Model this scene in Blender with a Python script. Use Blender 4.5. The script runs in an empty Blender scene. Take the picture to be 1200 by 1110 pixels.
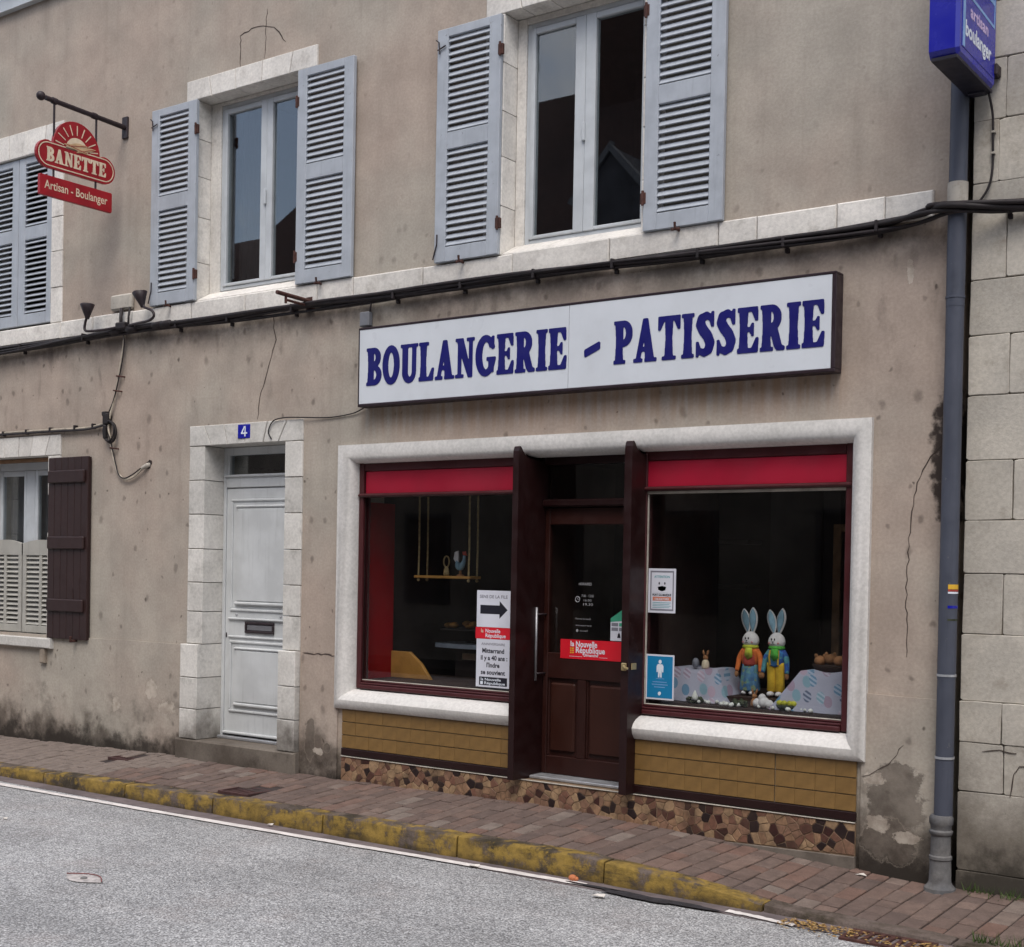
import bpy, math, random
import numpy as np
from mathutils import Matrix, Vector, Quaternion, geometry

random.seed(11)
scn = bpy.context.scene
col = bpy.data.collections.new("street_scene")
scn.collection.children.link(col)
R = math.radians

# ------------------------------------------------------------------ camera, sky, sun, exposure
cam_d = bpy.data.cameras.new("camera")
cam = bpy.data.objects.new("camera", cam_d)
col.objects.link(cam)
rt = Vector((0.81185711, 0.58356374, 0.01847684))
up = Vector((-0.0239891, 0.00172085, 0.99971074))
fw = Vector((-0.58336314, 0.81206552, -0.01539625))
cam.matrix_world = Matrix(((rt.x, up.x, -fw.x, 5.0), (rt.y, up.y, -fw.y, -7.2), (rt.z, up.z, -fw.z, 1.6445), (0, 0, 0, 1)))
cam_d.sensor_width = 36.0
cam_d.lens = 1562.39 * 36.0 / 1200.0
cam_d.shift_y = (690.89 - 555.0) / 1200.0
cam_d.clip_start = 0.05
cam_d.clip_end = 600.0
scn.camera = cam

SUN_EL, SUN_AZ = R(58), R(152)          # azimuth clockwise from +Y: the sun stands high behind the viewer's right
world = bpy.data.worlds.new("World")
scn.world = world
world.use_nodes = True
wn, wl = world.node_tree.nodes, world.node_tree.links
wn.clear()
w_out = wn.new("ShaderNodeOutputWorld")
w_bg = wn.new("ShaderNodeBackground")
w_sky = wn.new("ShaderNodeTexSky")
w_sky.sky_type = 'NISHITA'
w_sky.sun_disc = False
w_sky.sun_elevation = SUN_EL
w_sky.sun_rotation = SUN_AZ
w_sky.air_density = 1.0
w_sky.dust_density = 2.0
w_tc = wn.new("ShaderNodeTexCoord")
w_noise = wn.new("ShaderNodeTexNoise")
w_noise.inputs["Scale"].default_value = 2.6
w_noise.inputs["Detail"].default_value = 7.0
w_noise.inputs["Roughness"].default_value = 0.6
w_ramp = wn.new("ShaderNodeValToRGB")
w_ramp.color_ramp.elements[0].position = 0.46
w_ramp.color_ramp.elements[0].color = (0.14, 0.14, 0.14, 1)
w_ramp.color_ramp.elements[1].position = 0.62
w_ramp.color_ramp.elements[1].color = (0.97, 0.97, 0.97, 1)
w_mix = wn.new("ShaderNodeMix")
w_mix.data_type = 'RGBA'
w_mix.inputs["B"].default_value = (6.2, 6.0, 5.8, 1)     # cloud cover
w_map = wn.new("ShaderNodeMapping")
w_map.inputs["Location"].default_value = (3.7, 5.1, 0.6)
wl.new(w_tc.outputs["Generated"], w_map.inputs["Vector"])
wl.new(w_map.outputs["Vector"], w_noise.inputs["Vector"])
wl.new(w_noise.outputs["Fac"], w_ramp.inputs["Fac"])
wl.new(w_ramp.outputs["Color"], w_mix.inputs["Factor"])
wl.new(w_sky.outputs["Color"], w_mix.inputs["A"])
wl.new(w_mix.outputs["Result"], w_bg.inputs["Color"])
w_bg.inputs["Strength"].default_value = 0.15
wl.new(w_bg.outputs["Background"], w_out.inputs["Surface"])

sun_d = bpy.data.lights.new("sun", 'SUN')
sun_d.energy = 1.0
sun_d.angle = R(28)
sun_d.color = (1.0, 0.955, 0.90)
sun = bpy.data.objects.new("sun", sun_d)
col.objects.link(sun)
sdir = Vector((math.sin(SUN_AZ) * math.cos(SUN_EL), math.cos(SUN_AZ) * math.cos(SUN_EL), math.sin(SUN_EL)))
sun.rotation_euler = sdir.to_track_quat('Z', 'Y').to_euler()
sun.location = (8, -12, 15)

scn.view_settings.view_transform = 'Standard'
scn.view_settings.look = 'None'
scn.view_settings.gamma = 1.0
scn.view_settings.use_curve_mapping = False
scn.view_settings.exposure = 0.86
scn.cycles.max_bounces = 8
scn.cycles.transparent_max_bounces = 12
scn.cycles.caustics_reflective = False
scn.cycles.caustics_refractive = False

# ------------------------------------------------------------------ materials
def lin(r, g, b):
    return tuple(((c / 255.0) / 12.92 if c <= 10 else ((c / 255.0 + 0.055) / 1.055) ** 2.4) for c in (r, g, b)) + (1.0,)

class NT:
    """small helper for node materials"""
    def __init__(s, name):
        s.m = bpy.data.materials.new(name)
        s.m.use_nodes = True
        s.t = s.m.node_tree
        s.b = s.t.nodes["Principled BSDF"]
        s.out = s.t.nodes["Material Output"]
        s.tc = s.t.nodes.new("ShaderNodeTexCoord")
        s._sep = None
    def n(s, k, **kw):
        nd = s.t.nodes.new(k)
        for a, v in kw.items():
            setattr(nd, a, v)
        return nd
    def set(s, sock, v):
        if hasattr(v, "is_output"):
            s.t.links.new(v, sock)
        elif sock.type == 'VECTOR' and isinstance(v, tuple):
            sock.default_value = v[:3]
        else:
            sock.default_value = v
    @property
    def P(s):
        return s.tc.outputs["Object"]
    def xyz(s):
        if s._sep is None:
            s._sep = s.n("ShaderNodeSeparateXYZ")
            s.t.links.new(s.P, s._sep.inputs[0])
        return s._sep.outputs
    def rand(s):
        return s.n("ShaderNodeObjectInfo").outputs["Random"]
    def map(s, v=None, scale=(1, 1, 1), loc=(0, 0, 0), rot=(0, 0, 0)):
        m = s.n("ShaderNodeMapping")
        s.set(m.inputs["Vector"], v if v is not None else s.P)
        m.inputs["Scale"].default_value = scale
        s.set(m.inputs["Location"], loc)
        m.inputs["Rotation"].default_value = rot
        return m.outputs[0]
    def noise(s, scale, detail=5, rough=0.55, v=None, dist=0.0):
        nd = s.n("ShaderNodeTexNoise")
        s.set(nd.inputs["Vector"], v if v is not None else s.P)
        nd.inputs["Scale"].default_value = scale
        nd.inputs["Detail"].default_value = detail
        nd.inputs["Roughness"].default_value = rough
        nd.inputs["Distortion"].default_value = dist
        return nd.outputs["Fac"]
    def voro(s, scale, v=None, feat='F1', rnd=1.0):
        nd = s.n("ShaderNodeTexVoronoi", feature=feat)
        s.set(nd.inputs["Vector"], v if v is not None else s.P)
        nd.inputs["Scale"].default_value = scale
        nd.inputs["Randomness"].default_value = rnd
        return nd
    def f(s, op, a, b=0.0, c=0.0, clamp=False):
        nd = s.n("ShaderNodeMath", operation=op, use_clamp=clamp)
        s.set(nd.inputs[0], a); s.set(nd.inputs[1], b); s.set(nd.inputs[2], c)
        return nd.outputs[0]
    def mr(s, v, a, b, c=0.0, d=1.0, smooth=True):
        nd = s.n("ShaderNodeMapRange")
        nd.interpolation_type = 'SMOOTHSTEP' if smooth else 'LINEAR'
        s.set(nd.inputs["Value"], v)
        for k, x in zip(("From Min", "From Max", "To Min", "To Max"), (a, b, c, d)):
            s.set(nd.inputs[k], x)
        return nd.outputs["Result"]
    def mix(s, fac, a, b, blend='MIX'):
        nd = s.n("ShaderNodeMix", data_type='RGBA', blend_type=blend)
        s.set(nd.inputs["Factor"], fac); s.set(nd.inputs["A"], a); s.set(nd.inputs["B"], b)
        return nd.outputs["Result"]
    def gain(s, c, v):
        """multiply a colour by a value"""
        nd = s.n("ShaderNodeVectorMath", operation='SCALE')
        s.set(nd.inputs[0], c); s.set(nd.inputs["Scale"], v)
        return nd.outputs[0]
    def ramp(s, fac, stops, const=False):
        nd = s.n("ShaderNodeValToRGB")
        cr = nd.color_ramp
        if const:
            cr.interpolation = 'CONSTANT'
        while len(cr.elements) < len(stops):
            cr.elements.new(0.5)
        for e, (p, c) in zip(cr.elements, stops):
            e.position = p; e.color = c
        s.set(nd.inputs["Fac"], fac)
        return nd.outputs["Color"]
    def bump(s, h, strength=0.3, dist=0.01, normal=None):
        nd = s.n("ShaderNodeBump")
        nd.inputs["Strength"].default_value = strength
        nd.inputs["Distance"].default_value = dist
        s.set(nd.inputs["Height"], h)
        if normal is not None:
            s.set(nd.inputs["Normal"], normal)
        return nd.outputs[0]
    def done(s, color, rough=0.8, normal=None, metal=0.0, spec=0.5, coat=0.0):
        s.set(s.b.inputs["Base Color"], color)
        s.set(s.b.inputs["Roughness"], rough)
        s.b.inputs["Metallic"].default_value = metal
        s.b.inputs["Specular IOR Level"].default_value = spec
        if coat:
            s.b.inputs["Coat Weight"].default_value = coat
            s.b.inputs["Coat Roughness"].default_value = 0.12
        if normal is not None:
            s.set(s.b.inputs["Normal"], normal)
        return s.m

def plain(name, c, rough=0.7, var=0.15, scale=9.0, rnd=0.12, bump=0.15, fine=140.0, metal=0.0, spec=0.4, dirt=0.0, dirtc=(0.03, 0.025, 0.02, 1), coat=0.0):
    t = NT(name)
    a = t.noise(scale, 6)
    g = t.mr(a, 0.3, 0.7, 1 - var, 1 + var)
    if rnd:
        g = t.f('MULTIPLY', g, t.mr(t.rand(), 0, 1, 1 - rnd, 1 + rnd, False))
    cc = t.gain(c, g)
    if dirt:
        d = t.mr(t.noise(scale * 2.3, 7, 0.65), 0.52, 0.75, 0, dirt)
        cc = t.mix(d, cc, dirtc)
    nb = t.bump(t.noise(fine, 4), bump, 0.004)
    return t.done(cc, t.mr(t.noise(scale * 1.7, 3), 0.3, 0.7, max(0.05, rough - 0.08), min(1, rough + 0.08)), nb, metal, spec, coat)

M = {}

# places where the render has come off: x, z, half width, half height
PEELS = [(2.47, .42, .19, .20, 'grey'), (2.42, .17, .15, .12, 'grey'), (-1.99, .36, .05, .17, 'grey'), (2.36, .27, .07, .05, 'light'), (2.53, .21, .08, .035, 'light'),
         (2.34, .52, .06, .04, 'light'), (-3.80, .60, .07, .08, 'light'), (-4.25, .44, .06, .07, 'light'), (-3.60, .46, .13, .06, 'light'), (2.47, 3.31, .022, .06, 'light'),
         (-1.90, .27, .05, .03, 'light'), (-1.82, .30, .035, .035, 'grey')]
def wall_material(name, zoff=0.0):
    t = NT(name)
    x, y, z = t.xyz()
    big = t.noise(0.55, 4, 0.55)
    med = t.noise(3.2, 6, 0.6)
    fine = t.noise(55, 4, 0.6)
    base = t.mix(t.mr(big, 0.35, 0.66), lin(169, 154, 142), lin(167, 160, 149))
    base = t.gain(base, t.mr(med, 0.3, 0.72, 0.87, 1.09))
    base = t.gain(base, t.mr(fine, 0.3, 0.7, 0.92, 1.07))
    # rain streaks
    st = t.noise(1.0, 5, 0.6, t.map(scale=(9, 9, 0.55)))
    sfac = t.mr(st, 0.5, 0.8, 0, 0.17)
    base = t.mix(sfac, base, lin(92, 80, 71))
    # soft grey blotches of grime below the string course
    zb = t.f('MULTIPLY', t.mr(z, 2.2, 3.5), t.mr(z, 3.75, 3.6))
    bl = t.f('MULTIPLY', t.mr(t.noise(1.0, 6, 0.62, t.map(scale=(7, 7, 3.0))), 0.53, 0.72), zb)
    base = t.mix(t.f('MULTIPLY', bl, 0.5), base, lin(92, 82, 76))
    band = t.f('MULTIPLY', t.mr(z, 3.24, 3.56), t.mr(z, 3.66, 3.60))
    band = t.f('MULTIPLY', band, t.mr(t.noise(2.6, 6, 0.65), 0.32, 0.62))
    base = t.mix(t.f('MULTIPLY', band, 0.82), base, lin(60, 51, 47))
    # dark spots
    for sc, r0, r1, thr, amt in ((2.6, 0.012, 0.023, 0.25, 0.75), (4.3, 0.008, 0.030, 0.40, 0.5), (6.1, 0.006, 0.042, 0.55, 0.42)):
        wob = t.n("ShaderNodeVectorMath", operation='MULTIPLY_ADD')
        ns = t.n("ShaderNodeTexNoise"); ns.inputs["Scale"].default_value = 14
        t.set(ns.inputs["Vector"], t.P)
        t.set(wob.inputs[0], ns.outputs["Color"]); wob.inputs[1].default_value = (0.04, 0.05, 0)
        cb = t.n("ShaderNodeCombineXYZ"); t.set(cb.inputs[0], t.f('ADD', x, sc)); t.set(cb.inputs[1], t.f('MULTIPLY', z, 0.8)); t.set(wob.inputs[2], cb.outputs[0])
        v = t.voro(sc, wob.outputs[0]); v.voronoi_dimensions = '2D'
        rr = t.n("ShaderNodeSeparateColor"); t.set(rr.inputs[0], v.outputs["Color"])
        rad = t.f('MULTIPLY', r1 * sc, t.f('POWER', rr.outputs[1], 1.6))
        spot = t.mr(v.outputs["Distance"], t.f('MULTIPLY', rad, 0.25), rad, 1, 0)
        spot = t.f('MULTIPLY', spot, t.mr(rr.outputs[0], thr, thr + 0.02))
        zone = t.mr(z, 4.3, 3.4, 0.30, 1.0)
        base = t.mix(t.f('MULTIPLY', t.f('MULTIPLY', spot, zone), amt), base, lin(70, 60, 55))
    # stain beside the downpipe
    dx = t.f('DIVIDE', t.f('SUBTRACT', x, 2.70), 0.11)
    dz = t.f('DIVIDE', t.f('SUBTRACT', z, 2.30), 0.42)
    dd = t.f('ADD', t.f('MULTIPLY', dx, dx), t.f('MULTIPLY', dz, dz))
    dd = t.f('ADD', dd, t.mr(t.noise(14, 5), 0.3, 0.7, -0.5, 0.5, False))
    base = t.mix(t.mr(dd, 1.0, 0.35, 0, 0.92), base, lin(34, 25, 24))
    # yellowish run below the fascia sign
    ys = t.f('MULTIPLY', t.f('MULTIPLY', t.mr(z, 2.5, 2.72), t.mr(z, 2.85, 2.8)), t.f('MULTIPLY', t.mr(x, -1.6, -1.4), t.mr(x, 2.2, 2.0)))
    ys = t.f('MULTIPLY', ys, t.mr(t.noise(1.0, 4, 0.6, t.map(scale=(16, 16, 0.8))), 0.35, 0.65))
    base = t.mix(t.f('MULTIPLY', ys, 0.55), base, lin(150, 116, 84))
    # damp foot of the wall
    jag = t.f('ADD', z, t.mr(t.noise(2.4, 7, 0.65), 0.25, 0.75, -0.42, 0.34, False))
    damp = t.mr(jag, 0.42, 0.06)
    base = t.mix(t.f('MULTIPLY', damp, 0.72), base, lin(62, 52, 44))
    jag2 = t.f('ADD', z, t.mr(t.noise(5.0, 7, 0.7), 0.3, 0.7, -0.13, 0.13, False))
    base = t.mix(t.f('MULTIPLY', t.mr(jag2, 0.26, 0.06), 0.85), base, lin(34, 29, 25))
    hp = None
    wob1 = t.mr(t.noise(5.5, 8, 0.68), 0.25, 0.75, -0.85, 0.85, False)
    wob2 = t.mr(t.noise(17, 8, 0.72), 0.28, 0.72, -1.25, 1.25, False)
    grey = t.mix(t.mr(t.noise(6, 7, 0.7), 0.35, 0.65), lin(112, 103, 94), lin(78, 70, 63))
    light = t.mix(t.mr(t.noise(9, 6, 0.65), 0.35, 0.65), lin(196, 186, 173), lin(150, 139, 127))
    for x0, z0, rx, rz, kind in PEELS:
        ex = t.f('DIVIDE', t.f('SUBTRACT', x, x0), rx); ez = t.f('DIVIDE', t.f('SUBTRACT', z, z0), rz)
        dd = t.f('ADD', t.f('ADD', t.f('MULTIPLY', ex, ex), t.f('MULTIPLY', ez, ez)), wob1 if kind == 'grey' else wob2)
        mk = t.mr(dd, 1.0, 0.70)
        rim = t.f('MULTIPLY', t.mr(dd, 1.25, 1.02), t.mr(dd, 0.98, 1.0))
        base = t.mix(t.f('MULTIPLY', mk, 0.72), base, grey if kind == 'grey' else light)
        base = t.mix(t.f('MULTIPLY', rim, 0.22), base, lin(176, 164, 150) if kind == 'grey' else lin(70, 60, 52))
        hp = mk if hp is None else t.f('MAXIMUM', hp, mk)
    h = t.f('ADD', t.f('MULTIPLY', t.noise(90, 5, 0.65), 0.5), t.f('MULTIPLY', med, 0.8))
    h = t.f('SUBTRACT', h, t.f('MULTIPLY', hp, 0.9))
    return t.done(base, 0.92, t.bump(h, 0.32, 0.008), 0, 0.25)

M['wall'] = wall_material("wall_render")

def stone_material(name, c1, c2, dirt=0.35, dark=lin(88, 82, 74), zdamp=False, scale=5.0, bmp=0.3, flecks=False, dtop=.52):
    t = NT(name)
    x, y, z = t.xyz()
    off = t.n("ShaderNodeVectorMath", operation='ADD')
    sc = t.n("ShaderNodeVectorMath", operation='SCALE'); sc.inputs[0].default_value = (37, 11, 53); t.set(sc.inputs["Scale"], t.rand())
    t.set(off.inputs[0], t.P); t.set(off.inputs[1], sc.outputs[0])
    v = off.outputs[0]
    a = t.noise(scale * 0.6, 5, 0.55, v)
    base = t.mix(t.mr(a, 0.32, 0.68), c1, c2)
    base = t.gain(base, t.mr(t.rand(), 0, 1, 0.88, 1.08, False))
    base = t.gain(base, t.mr(t.noise(48, 5, 0.6), 0.3, 0.7, 0.90, 1.08))
    d = t.mr(t.noise(scale * 1.4, 8, 0.68, v), 0.50, 0.74, 0, dirt)
    base = t.mix(d, base, dark)
    if zdamp:
        jag = t.f('ADD', z, t.mr(t.noise(2.1, 7, 0.65), 0.25, 0.75, -0.30, 0.30, False))
        base = t.mix(t.mr(jag, dtop, 0.10, 0, 0.72), base, lin(66, 56, 45))
        base = t.mix(t.mr(jag, 0.20, 0.0, 0, 0.75), base, lin(33, 30, 25))
    if flecks:
        fl = t.f('MULTIPLY', t.mr(t.noise(34, 8, 0.75, v), 0.66, 0.70), t.mr(t.noise(2.2, 3, 0.5, v), 0.50, 0.62))
        base = t.mix(t.f('MULTIPLY', fl, 0.75), base, lin(84, 78, 72))
    pits = t.mr(t.voro(60, v).outputs["Distance"], 0.05, 0.2, 0, 1)
    h = t.f('ADD', t.noise(80, 5, 0.65), t.f('MULTIPLY', pits, 0.15))
    return t.done(base, 0.9, t.bump(h, bmp, 0.006), 0, 0.25)

M['cornice'] = stone_material("pale_limestone", lin(226, 222, 215), lin(208, 204, 198), 0.40, lin(124, 116, 106))
M['ashlar'] = stone_material("ashlar_limestone", lin(188, 182, 171), lin(168, 163, 154), 0.55, lin(124, 114, 100), True, 3.2, 0.3, True, .85)
M['jamb'] = stone_material("door_jamb_stone", lin(212, 209, 203), lin(194, 191, 185), 0.42, lin(92, 88, 82), True, 4.0)
M['mortar'] = plain("dark_mortar", lin(134, 126, 115), 0.95, 0.25, 8, 0, 0.5, 90)
M['cement'] = stone_material("white_painted_cement", lin(224, 221, 217), lin(210, 208, 204), 0.14, lin(120, 114, 108), False, 4.5, 0.10, True)
M['pstain'] = plain("bare_plaster", lin(150, 138, 124), 0.95, 0.22, 10, 0.1, 0.6, 70, dirt=0.5, dirtc=lin(92, 80, 70))
M['pgrey'] = plain("grey_undercoat", lin(104, 96, 88), 0.95, 0.25, 7, 0.1, 0.6, 60, dirt=0.5, dirtc=lin(62, 55, 50))
M['crack'] = plain("crack_shadow_dirt", lin(70, 60, 55), 0.95, 0.2, 10, 0, 0.1)
M['shutter'] = None

def painted(name, c, chip, amt=0.5, rough=0.55, scale=7.0, streak=True, spec=0.35):
    t = NT(name)
    off = t.n("ShaderNodeVectorMath", operation='ADD')
    sc = t.n("ShaderNodeVectorMath", operation='SCALE'); sc.inputs[0].default_value = (17, 5, 31); t.set(sc.inputs["Scale"], t.rand())
    t.set(off.inputs[0], t.P); t.set(off.inputs[1], sc.outputs[0])
    v = off.outputs[0]
    base = t.gain(c, t.mr(t.noise(scale, 5, 0.6, v), 0.3, 0.7, 0.90, 1.07))
    if streak:
        s = t.mr(t.noise(1.0, 5, 0.65, t.map(v, scale=(34, 34, 2.0))), 0.52, 0.76, 0, 0.35)
        base = t.mix(s, base, tuple(q * 0.55 for q in c[:3]) + (1,))
    ch = t.mr(t.noise(scale * 3.2, 8, 0.7, v), 0.655, 0.69, 0, amt)
    base = t.mix(ch, base, chip)
    return t.done(base, t.mr(t.noise(scale * 2, 3, 0.5, v), 0.3, 0.7, rough - 0.1, rough + 0.12), t.bump(t.noise(40, 4, 0.6, v), 0.12, 0.004), 0, spec)

M['shutter'] = painted("blue_grey_shutter_paint", lin(166, 172, 180), lin(96, 92, 92), 0.7)
M['pvc'] = painted("white_window_frame", lin(188, 193, 197), lin(150, 148, 145), 0.15, 0.4, 5, False)
M['door'] = painted("white_door_paint", lin(196, 199, 200), lin(140, 140, 140), 0.12, 0.42, 4, True)
M['halfpaint'] = painted('off_white_louvre_paint', lin(166, 164, 157), lin(130, 124, 116), 0.3, 0.5, 6)
M['shopframe'] = painted('red_brown_window_wood', lin(70, 30, 33), lin(40, 20, 20), 0.3, 0.4, 5, True, 0.35)
M['panelwood'] = painted('worn_brown_panel', lin(52, 26, 19), lin(34, 18, 14), 0.4, 0.45, 3, True, 0.3)
M['brownwood'] = painted("dark_brown_shutter_wood", lin(48, 31, 30), lin(74, 56, 50), 0.35, 0.5, 6)
M['shopwood'] = painted("dark_varnished_wood", lin(36, 17, 17), lin(50, 26, 24), 0.3, 0.42, 5, True, 0.3)
M['doorwood'] = painted("stained_door_wood", lin(46, 22, 18), lin(28, 14, 12), 0.4, 0.42, 4, True, 0.3)
M['red'] = plain("red_fascia", lin(158, 26, 50), 0.4, 0.12, 2.5, 0, 0.03, spec=0.4)
M['signwhite'] = plain("white_sign_acrylic", lin(205, 210, 216), 0.35, 0.035, 3, 0.01, 0.02, spec=0.4, dirt=0.08, dirtc=lin(140, 138, 136))
M['signframe'] = painted("dark_sign_frame", lin(44, 32, 38), lin(80, 66, 66), 0.4, 0.45, 8, False)
M['navy'] = plain("navy_letters", lin(24, 24, 100), 0.4, 0.08, 6, 0.03, 0.02)
M['bred'] = plain("enamel_red", lin(150, 24, 34), 0.4, 0.16, 6, 0.05, 0.05)
M['cream'] = plain("cream_print", lin(214, 196, 170), 0.5, 0.12, 14, 0, 0.03)
M['creamdk'] = plain("wheat_print", lin(190, 160, 124), 0.5, 0.12, 14, 0, 0.03)
M['iron'] = plain("black_iron", lin(44, 34, 38), 0.55, 0.25, 20, 0.1, 0.2)
M['rust'] = plain("rusty_iron", lin(72, 44, 38), 0.8, 0.35, 25, 0.1, 0.4)
M['cable'] = plain("black_cable", lin(34, 28, 30), 0.65, 0.25, 12, 0.25, 0.1)
M['cablegrey'] = plain("weathered_grey_cable", lin(176, 166, 150), 0.7, 0.25, 16, 0.2, 0.1)
M['boxwhite'] = plain("weathered_white_box", lin(170, 164, 154), 0.7, 0.15, 10, 0.05, 0.1, dirt=0.4, dirtc=lin(96, 84, 76))
M['greybox'] = plain("grey_plastic", lin(112, 114, 120), 0.6, 0.12, 10, 0.05, 0.1)
M['blue'] = plain("blue_sign_plastic", lin(26, 30, 150), 0.25, 0.08, 4, 0.0, 0.02, spec=0.5)
M['bluedk'] = plain("dark_sign_base", lin(22, 20, 34), 0.5, 0.15, 6, 0.0, 0.04)
M['bluepale'] = plain("pale_blue_print", lin(120, 158, 205), 0.35, 0.1, 6, 0.0, 0.02)
M['whiteprint'] = plain("white_print", lin(215, 222, 232), 0.45, 0.05, 9, 0.0, 0.02)
M['lilacprint'] = plain("lilac_print", lin(196, 176, 214), 0.45, 0.05, 9, 0.0, 0.02)
M['pipe'] = painted("zinc_downpipe", lin(70, 74, 86), lin(112, 111, 110), 0.6, 0.5, 6)
M['cast'] = stone_material("grey_cast_iron_foot", lin(118, 116, 114), lin(92, 92, 94), 0.5, lin(62, 58, 54), False, 9)
M['paper'] = plain("white_paper", lin(206, 208, 218), 0.7, 0.06, 5, 0.03, 0.03)
M['ink'] = plain("black_ink", lin(22, 20, 34), 0.6, 0.1, 9, 0, 0.02)
M['redpaper'] = plain("red_paper", lin(205, 22, 40), 0.5, 0.06, 5, 0, 0.02)
M['yellowprint'] = plain("yellow_print", lin(214, 170, 50), 0.5, 0.06, 5, 0, 0.02)
M['cyanpaper'] = plain("blue_paper", lin(22, 120, 168), 0.5, 0.06, 5, 0, 0.02)
M['tealprint'] = plain("teal_print", lin(74, 150, 158), 0.5, 0.06, 5, 0, 0.02)
M['orangeprint'] = plain("orange_print", lin(196, 120, 96), 0.5, 0.06, 5, 0, 0.02)
M['greenpaper'] = plain("green_paper", lin(60, 150, 120), 0.5, 0.1, 9, 0, 0.02)
M['greyprint'] = plain("grey_print", lin(120, 120, 130), 0.5, 0.06, 5, 0, 0.02)
M['steel'] = plain("brushed_steel", lin(150, 150, 154), 0.5, 0.08, 12, 0, 0.03, metal=0.8)
M['alu'] = plain("aluminium_threshold", lin(176, 178, 182), 0.45, 0.12, 12, 0, 0.05, metal=0.6)
M['brass'] = plain("yellow_metal", lin(168, 150, 110), 0.4, 0.12, 12, 0, 0.03, metal=0.5)
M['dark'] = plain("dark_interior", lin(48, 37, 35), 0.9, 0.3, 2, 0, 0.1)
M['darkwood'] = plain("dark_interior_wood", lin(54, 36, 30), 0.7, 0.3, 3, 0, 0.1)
M['dim'] = plain("dim_interior_grey", lin(58, 52, 52), 0.8, 0.2, 3, 0.2, 0.1)
M['redpanel'] = plain("deep_red_panel", lin(160, 8, 22), 0.5, 0.1, 3, 0, 0.03)
M['tan'] = plain("tan_wood", lin(176, 126, 62), 0.6, 0.15, 8, 0, 0.05)
M['rope'] = plain("pale_rope", lin(166, 144, 104), 0.9, 0.25, 40, 0.1, 0.3)
M['counter'] = plain("pale_counter", lin(150, 160, 176), 0.3, 0.06, 4, 0, 0.02)
M['bread'] = plain("bread_crust", lin(176, 128, 66), 0.8, 0.3, 18, 0.25, 0.4, 60)
M['furwhite'] = plain("white_plush", lin(214, 208, 208), 0.95, 0.08, 20, 0.04, 0.4, 200)
M['earblue'] = plain("pale_blue_felt", lin(120, 150, 166), 0.95, 0.15, 20, 0.25, 0.3, 160)
M['furbrown'] = plain("brown_plush", lin(150, 104, 70), 0.95, 0.2, 24, 0.15, 0.4, 180)
M['eggwhite'] = plain("white_egg", lin(216, 214, 208), 0.5, 0.08, 10, 0.12, 0.05)
M['eggyellow'] = plain("yellow_green_egg", lin(176, 172, 52), 0.5, 0.2, 20, 0.1, 0.05)
M['moss'] = plain("dark_moss", lin(58, 62, 44), 0.95, 0.4, 30, 0.2, 0.6, 70)
M['pink'] = plain("pink_felt", lin(205, 140, 140), 0.9, 0.1, 20, 0, 0.1)
M['black'] = plain("black_bead", lin(14, 12, 14), 0.3, 0.05, 10, 0, 0.0)
M['orangecloth'] = plain("orange_cloth", lin(214, 112, 52), 0.95, 0.25, 22, 0.05, 0.4, 160)
M['redcloth'] = plain("red_cloth", lin(168, 66, 56), 0.95, 0.2, 22, 0.05, 0.4, 160)
M['yellowcloth'] = plain("mustard_cloth", lin(204, 164, 48), 0.95, 0.2, 18, 0.05, 0.4, 160)
M['greenscarf'] = plain("green_scarf", lin(84, 170, 66), 0.95, 0.3, 24, 0.05, 0.4, 160)
M['limescarf'] = plain("lime_scarf", lin(186, 190, 62), 0.95, 0.3, 24, 0.05, 0.4, 160)
def patchcloth(name, cols, scale):
    t = NT(name)
    v = t.voro(scale)
    s = t.n("ShaderNodeSeparateColor"); t.set(s.inputs[0], v.outputs["Color"])
    k = len(cols)
    c = t.ramp(s.outputs[0], [(i / k, cc) for i, cc in enumerate(cols)], True)
    return t.done(t.gain(c, t.mr(t.noise(40, 4), 0.3, 0.7, 0.8, 1.15)), 0.95, t.bump(t.noise(160, 3), 0.3, 0.003))
M['skirt'] = patchcloth("blue_patchwork_cloth", [lin(84, 124, 156), lin(68, 106, 146), lin(98, 140, 142), lin(74, 114, 152), lin(126, 140, 112)], 40)
M['shirt'] = patchcloth("blue_patchwork_shirt", [lin(48, 90, 160), lin(60, 120, 178), lin(80, 140, 150), lin(50, 80, 150)], 24)

def egg_cloth():
    t = NT("egg_print_cloth")
    x, y, z = t.xyz()
    cmb = t.n("ShaderNodeCombineXYZ")
    t.set(cmb.inputs[0], t.f('ADD', x, t.f('MULTIPLY', y, 0.6))); t.set(cmb.inputs[1], t.f('MULTIPLY', z, 0.8))
    v = t.voro(13.0, cmb.outputs[0], rnd=0.75); v.voronoi_dimensions = '2D'
    s = t.n("ShaderNodeSeparateColor"); t.set(s.inputs[0], v.outputs["Color"])
    egg = t.mr(v.outputs["Distance"], 0.37, 0.34)
    egg = t.f('MULTIPLY', egg, t.mr(s.outputs[1], 0.06, 0.08))
    ec = t.ramp(s.outputs[0], [(0, lin(96, 128, 156)), (0.22, lin(152, 132, 150)), (0.5, lin(170, 148, 164)), (0.72, lin(84, 92, 116)), (0.85, lin(124, 152, 166))], True)
    stripe = t.mr(t.f('SINE', t.f('MULTIPLY', t.f('ADD', z, t.f('MULTIPLY', x, 0.5)), 260)), -0.2, 0.2, 0, 0.55)
    ec = t.mix(t.f('MULTIPLY', stripe, t.mr(s.outputs[2], 0.5, 0.52)), ec, lin(190, 190, 205))
    return t.done(t.mix(egg, lin(160, 158, 174), ec), 0.85, t.bump(t.noise(120, 3), 0.2, 0.003))
M['eggcloth'] = egg_cloth()

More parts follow.
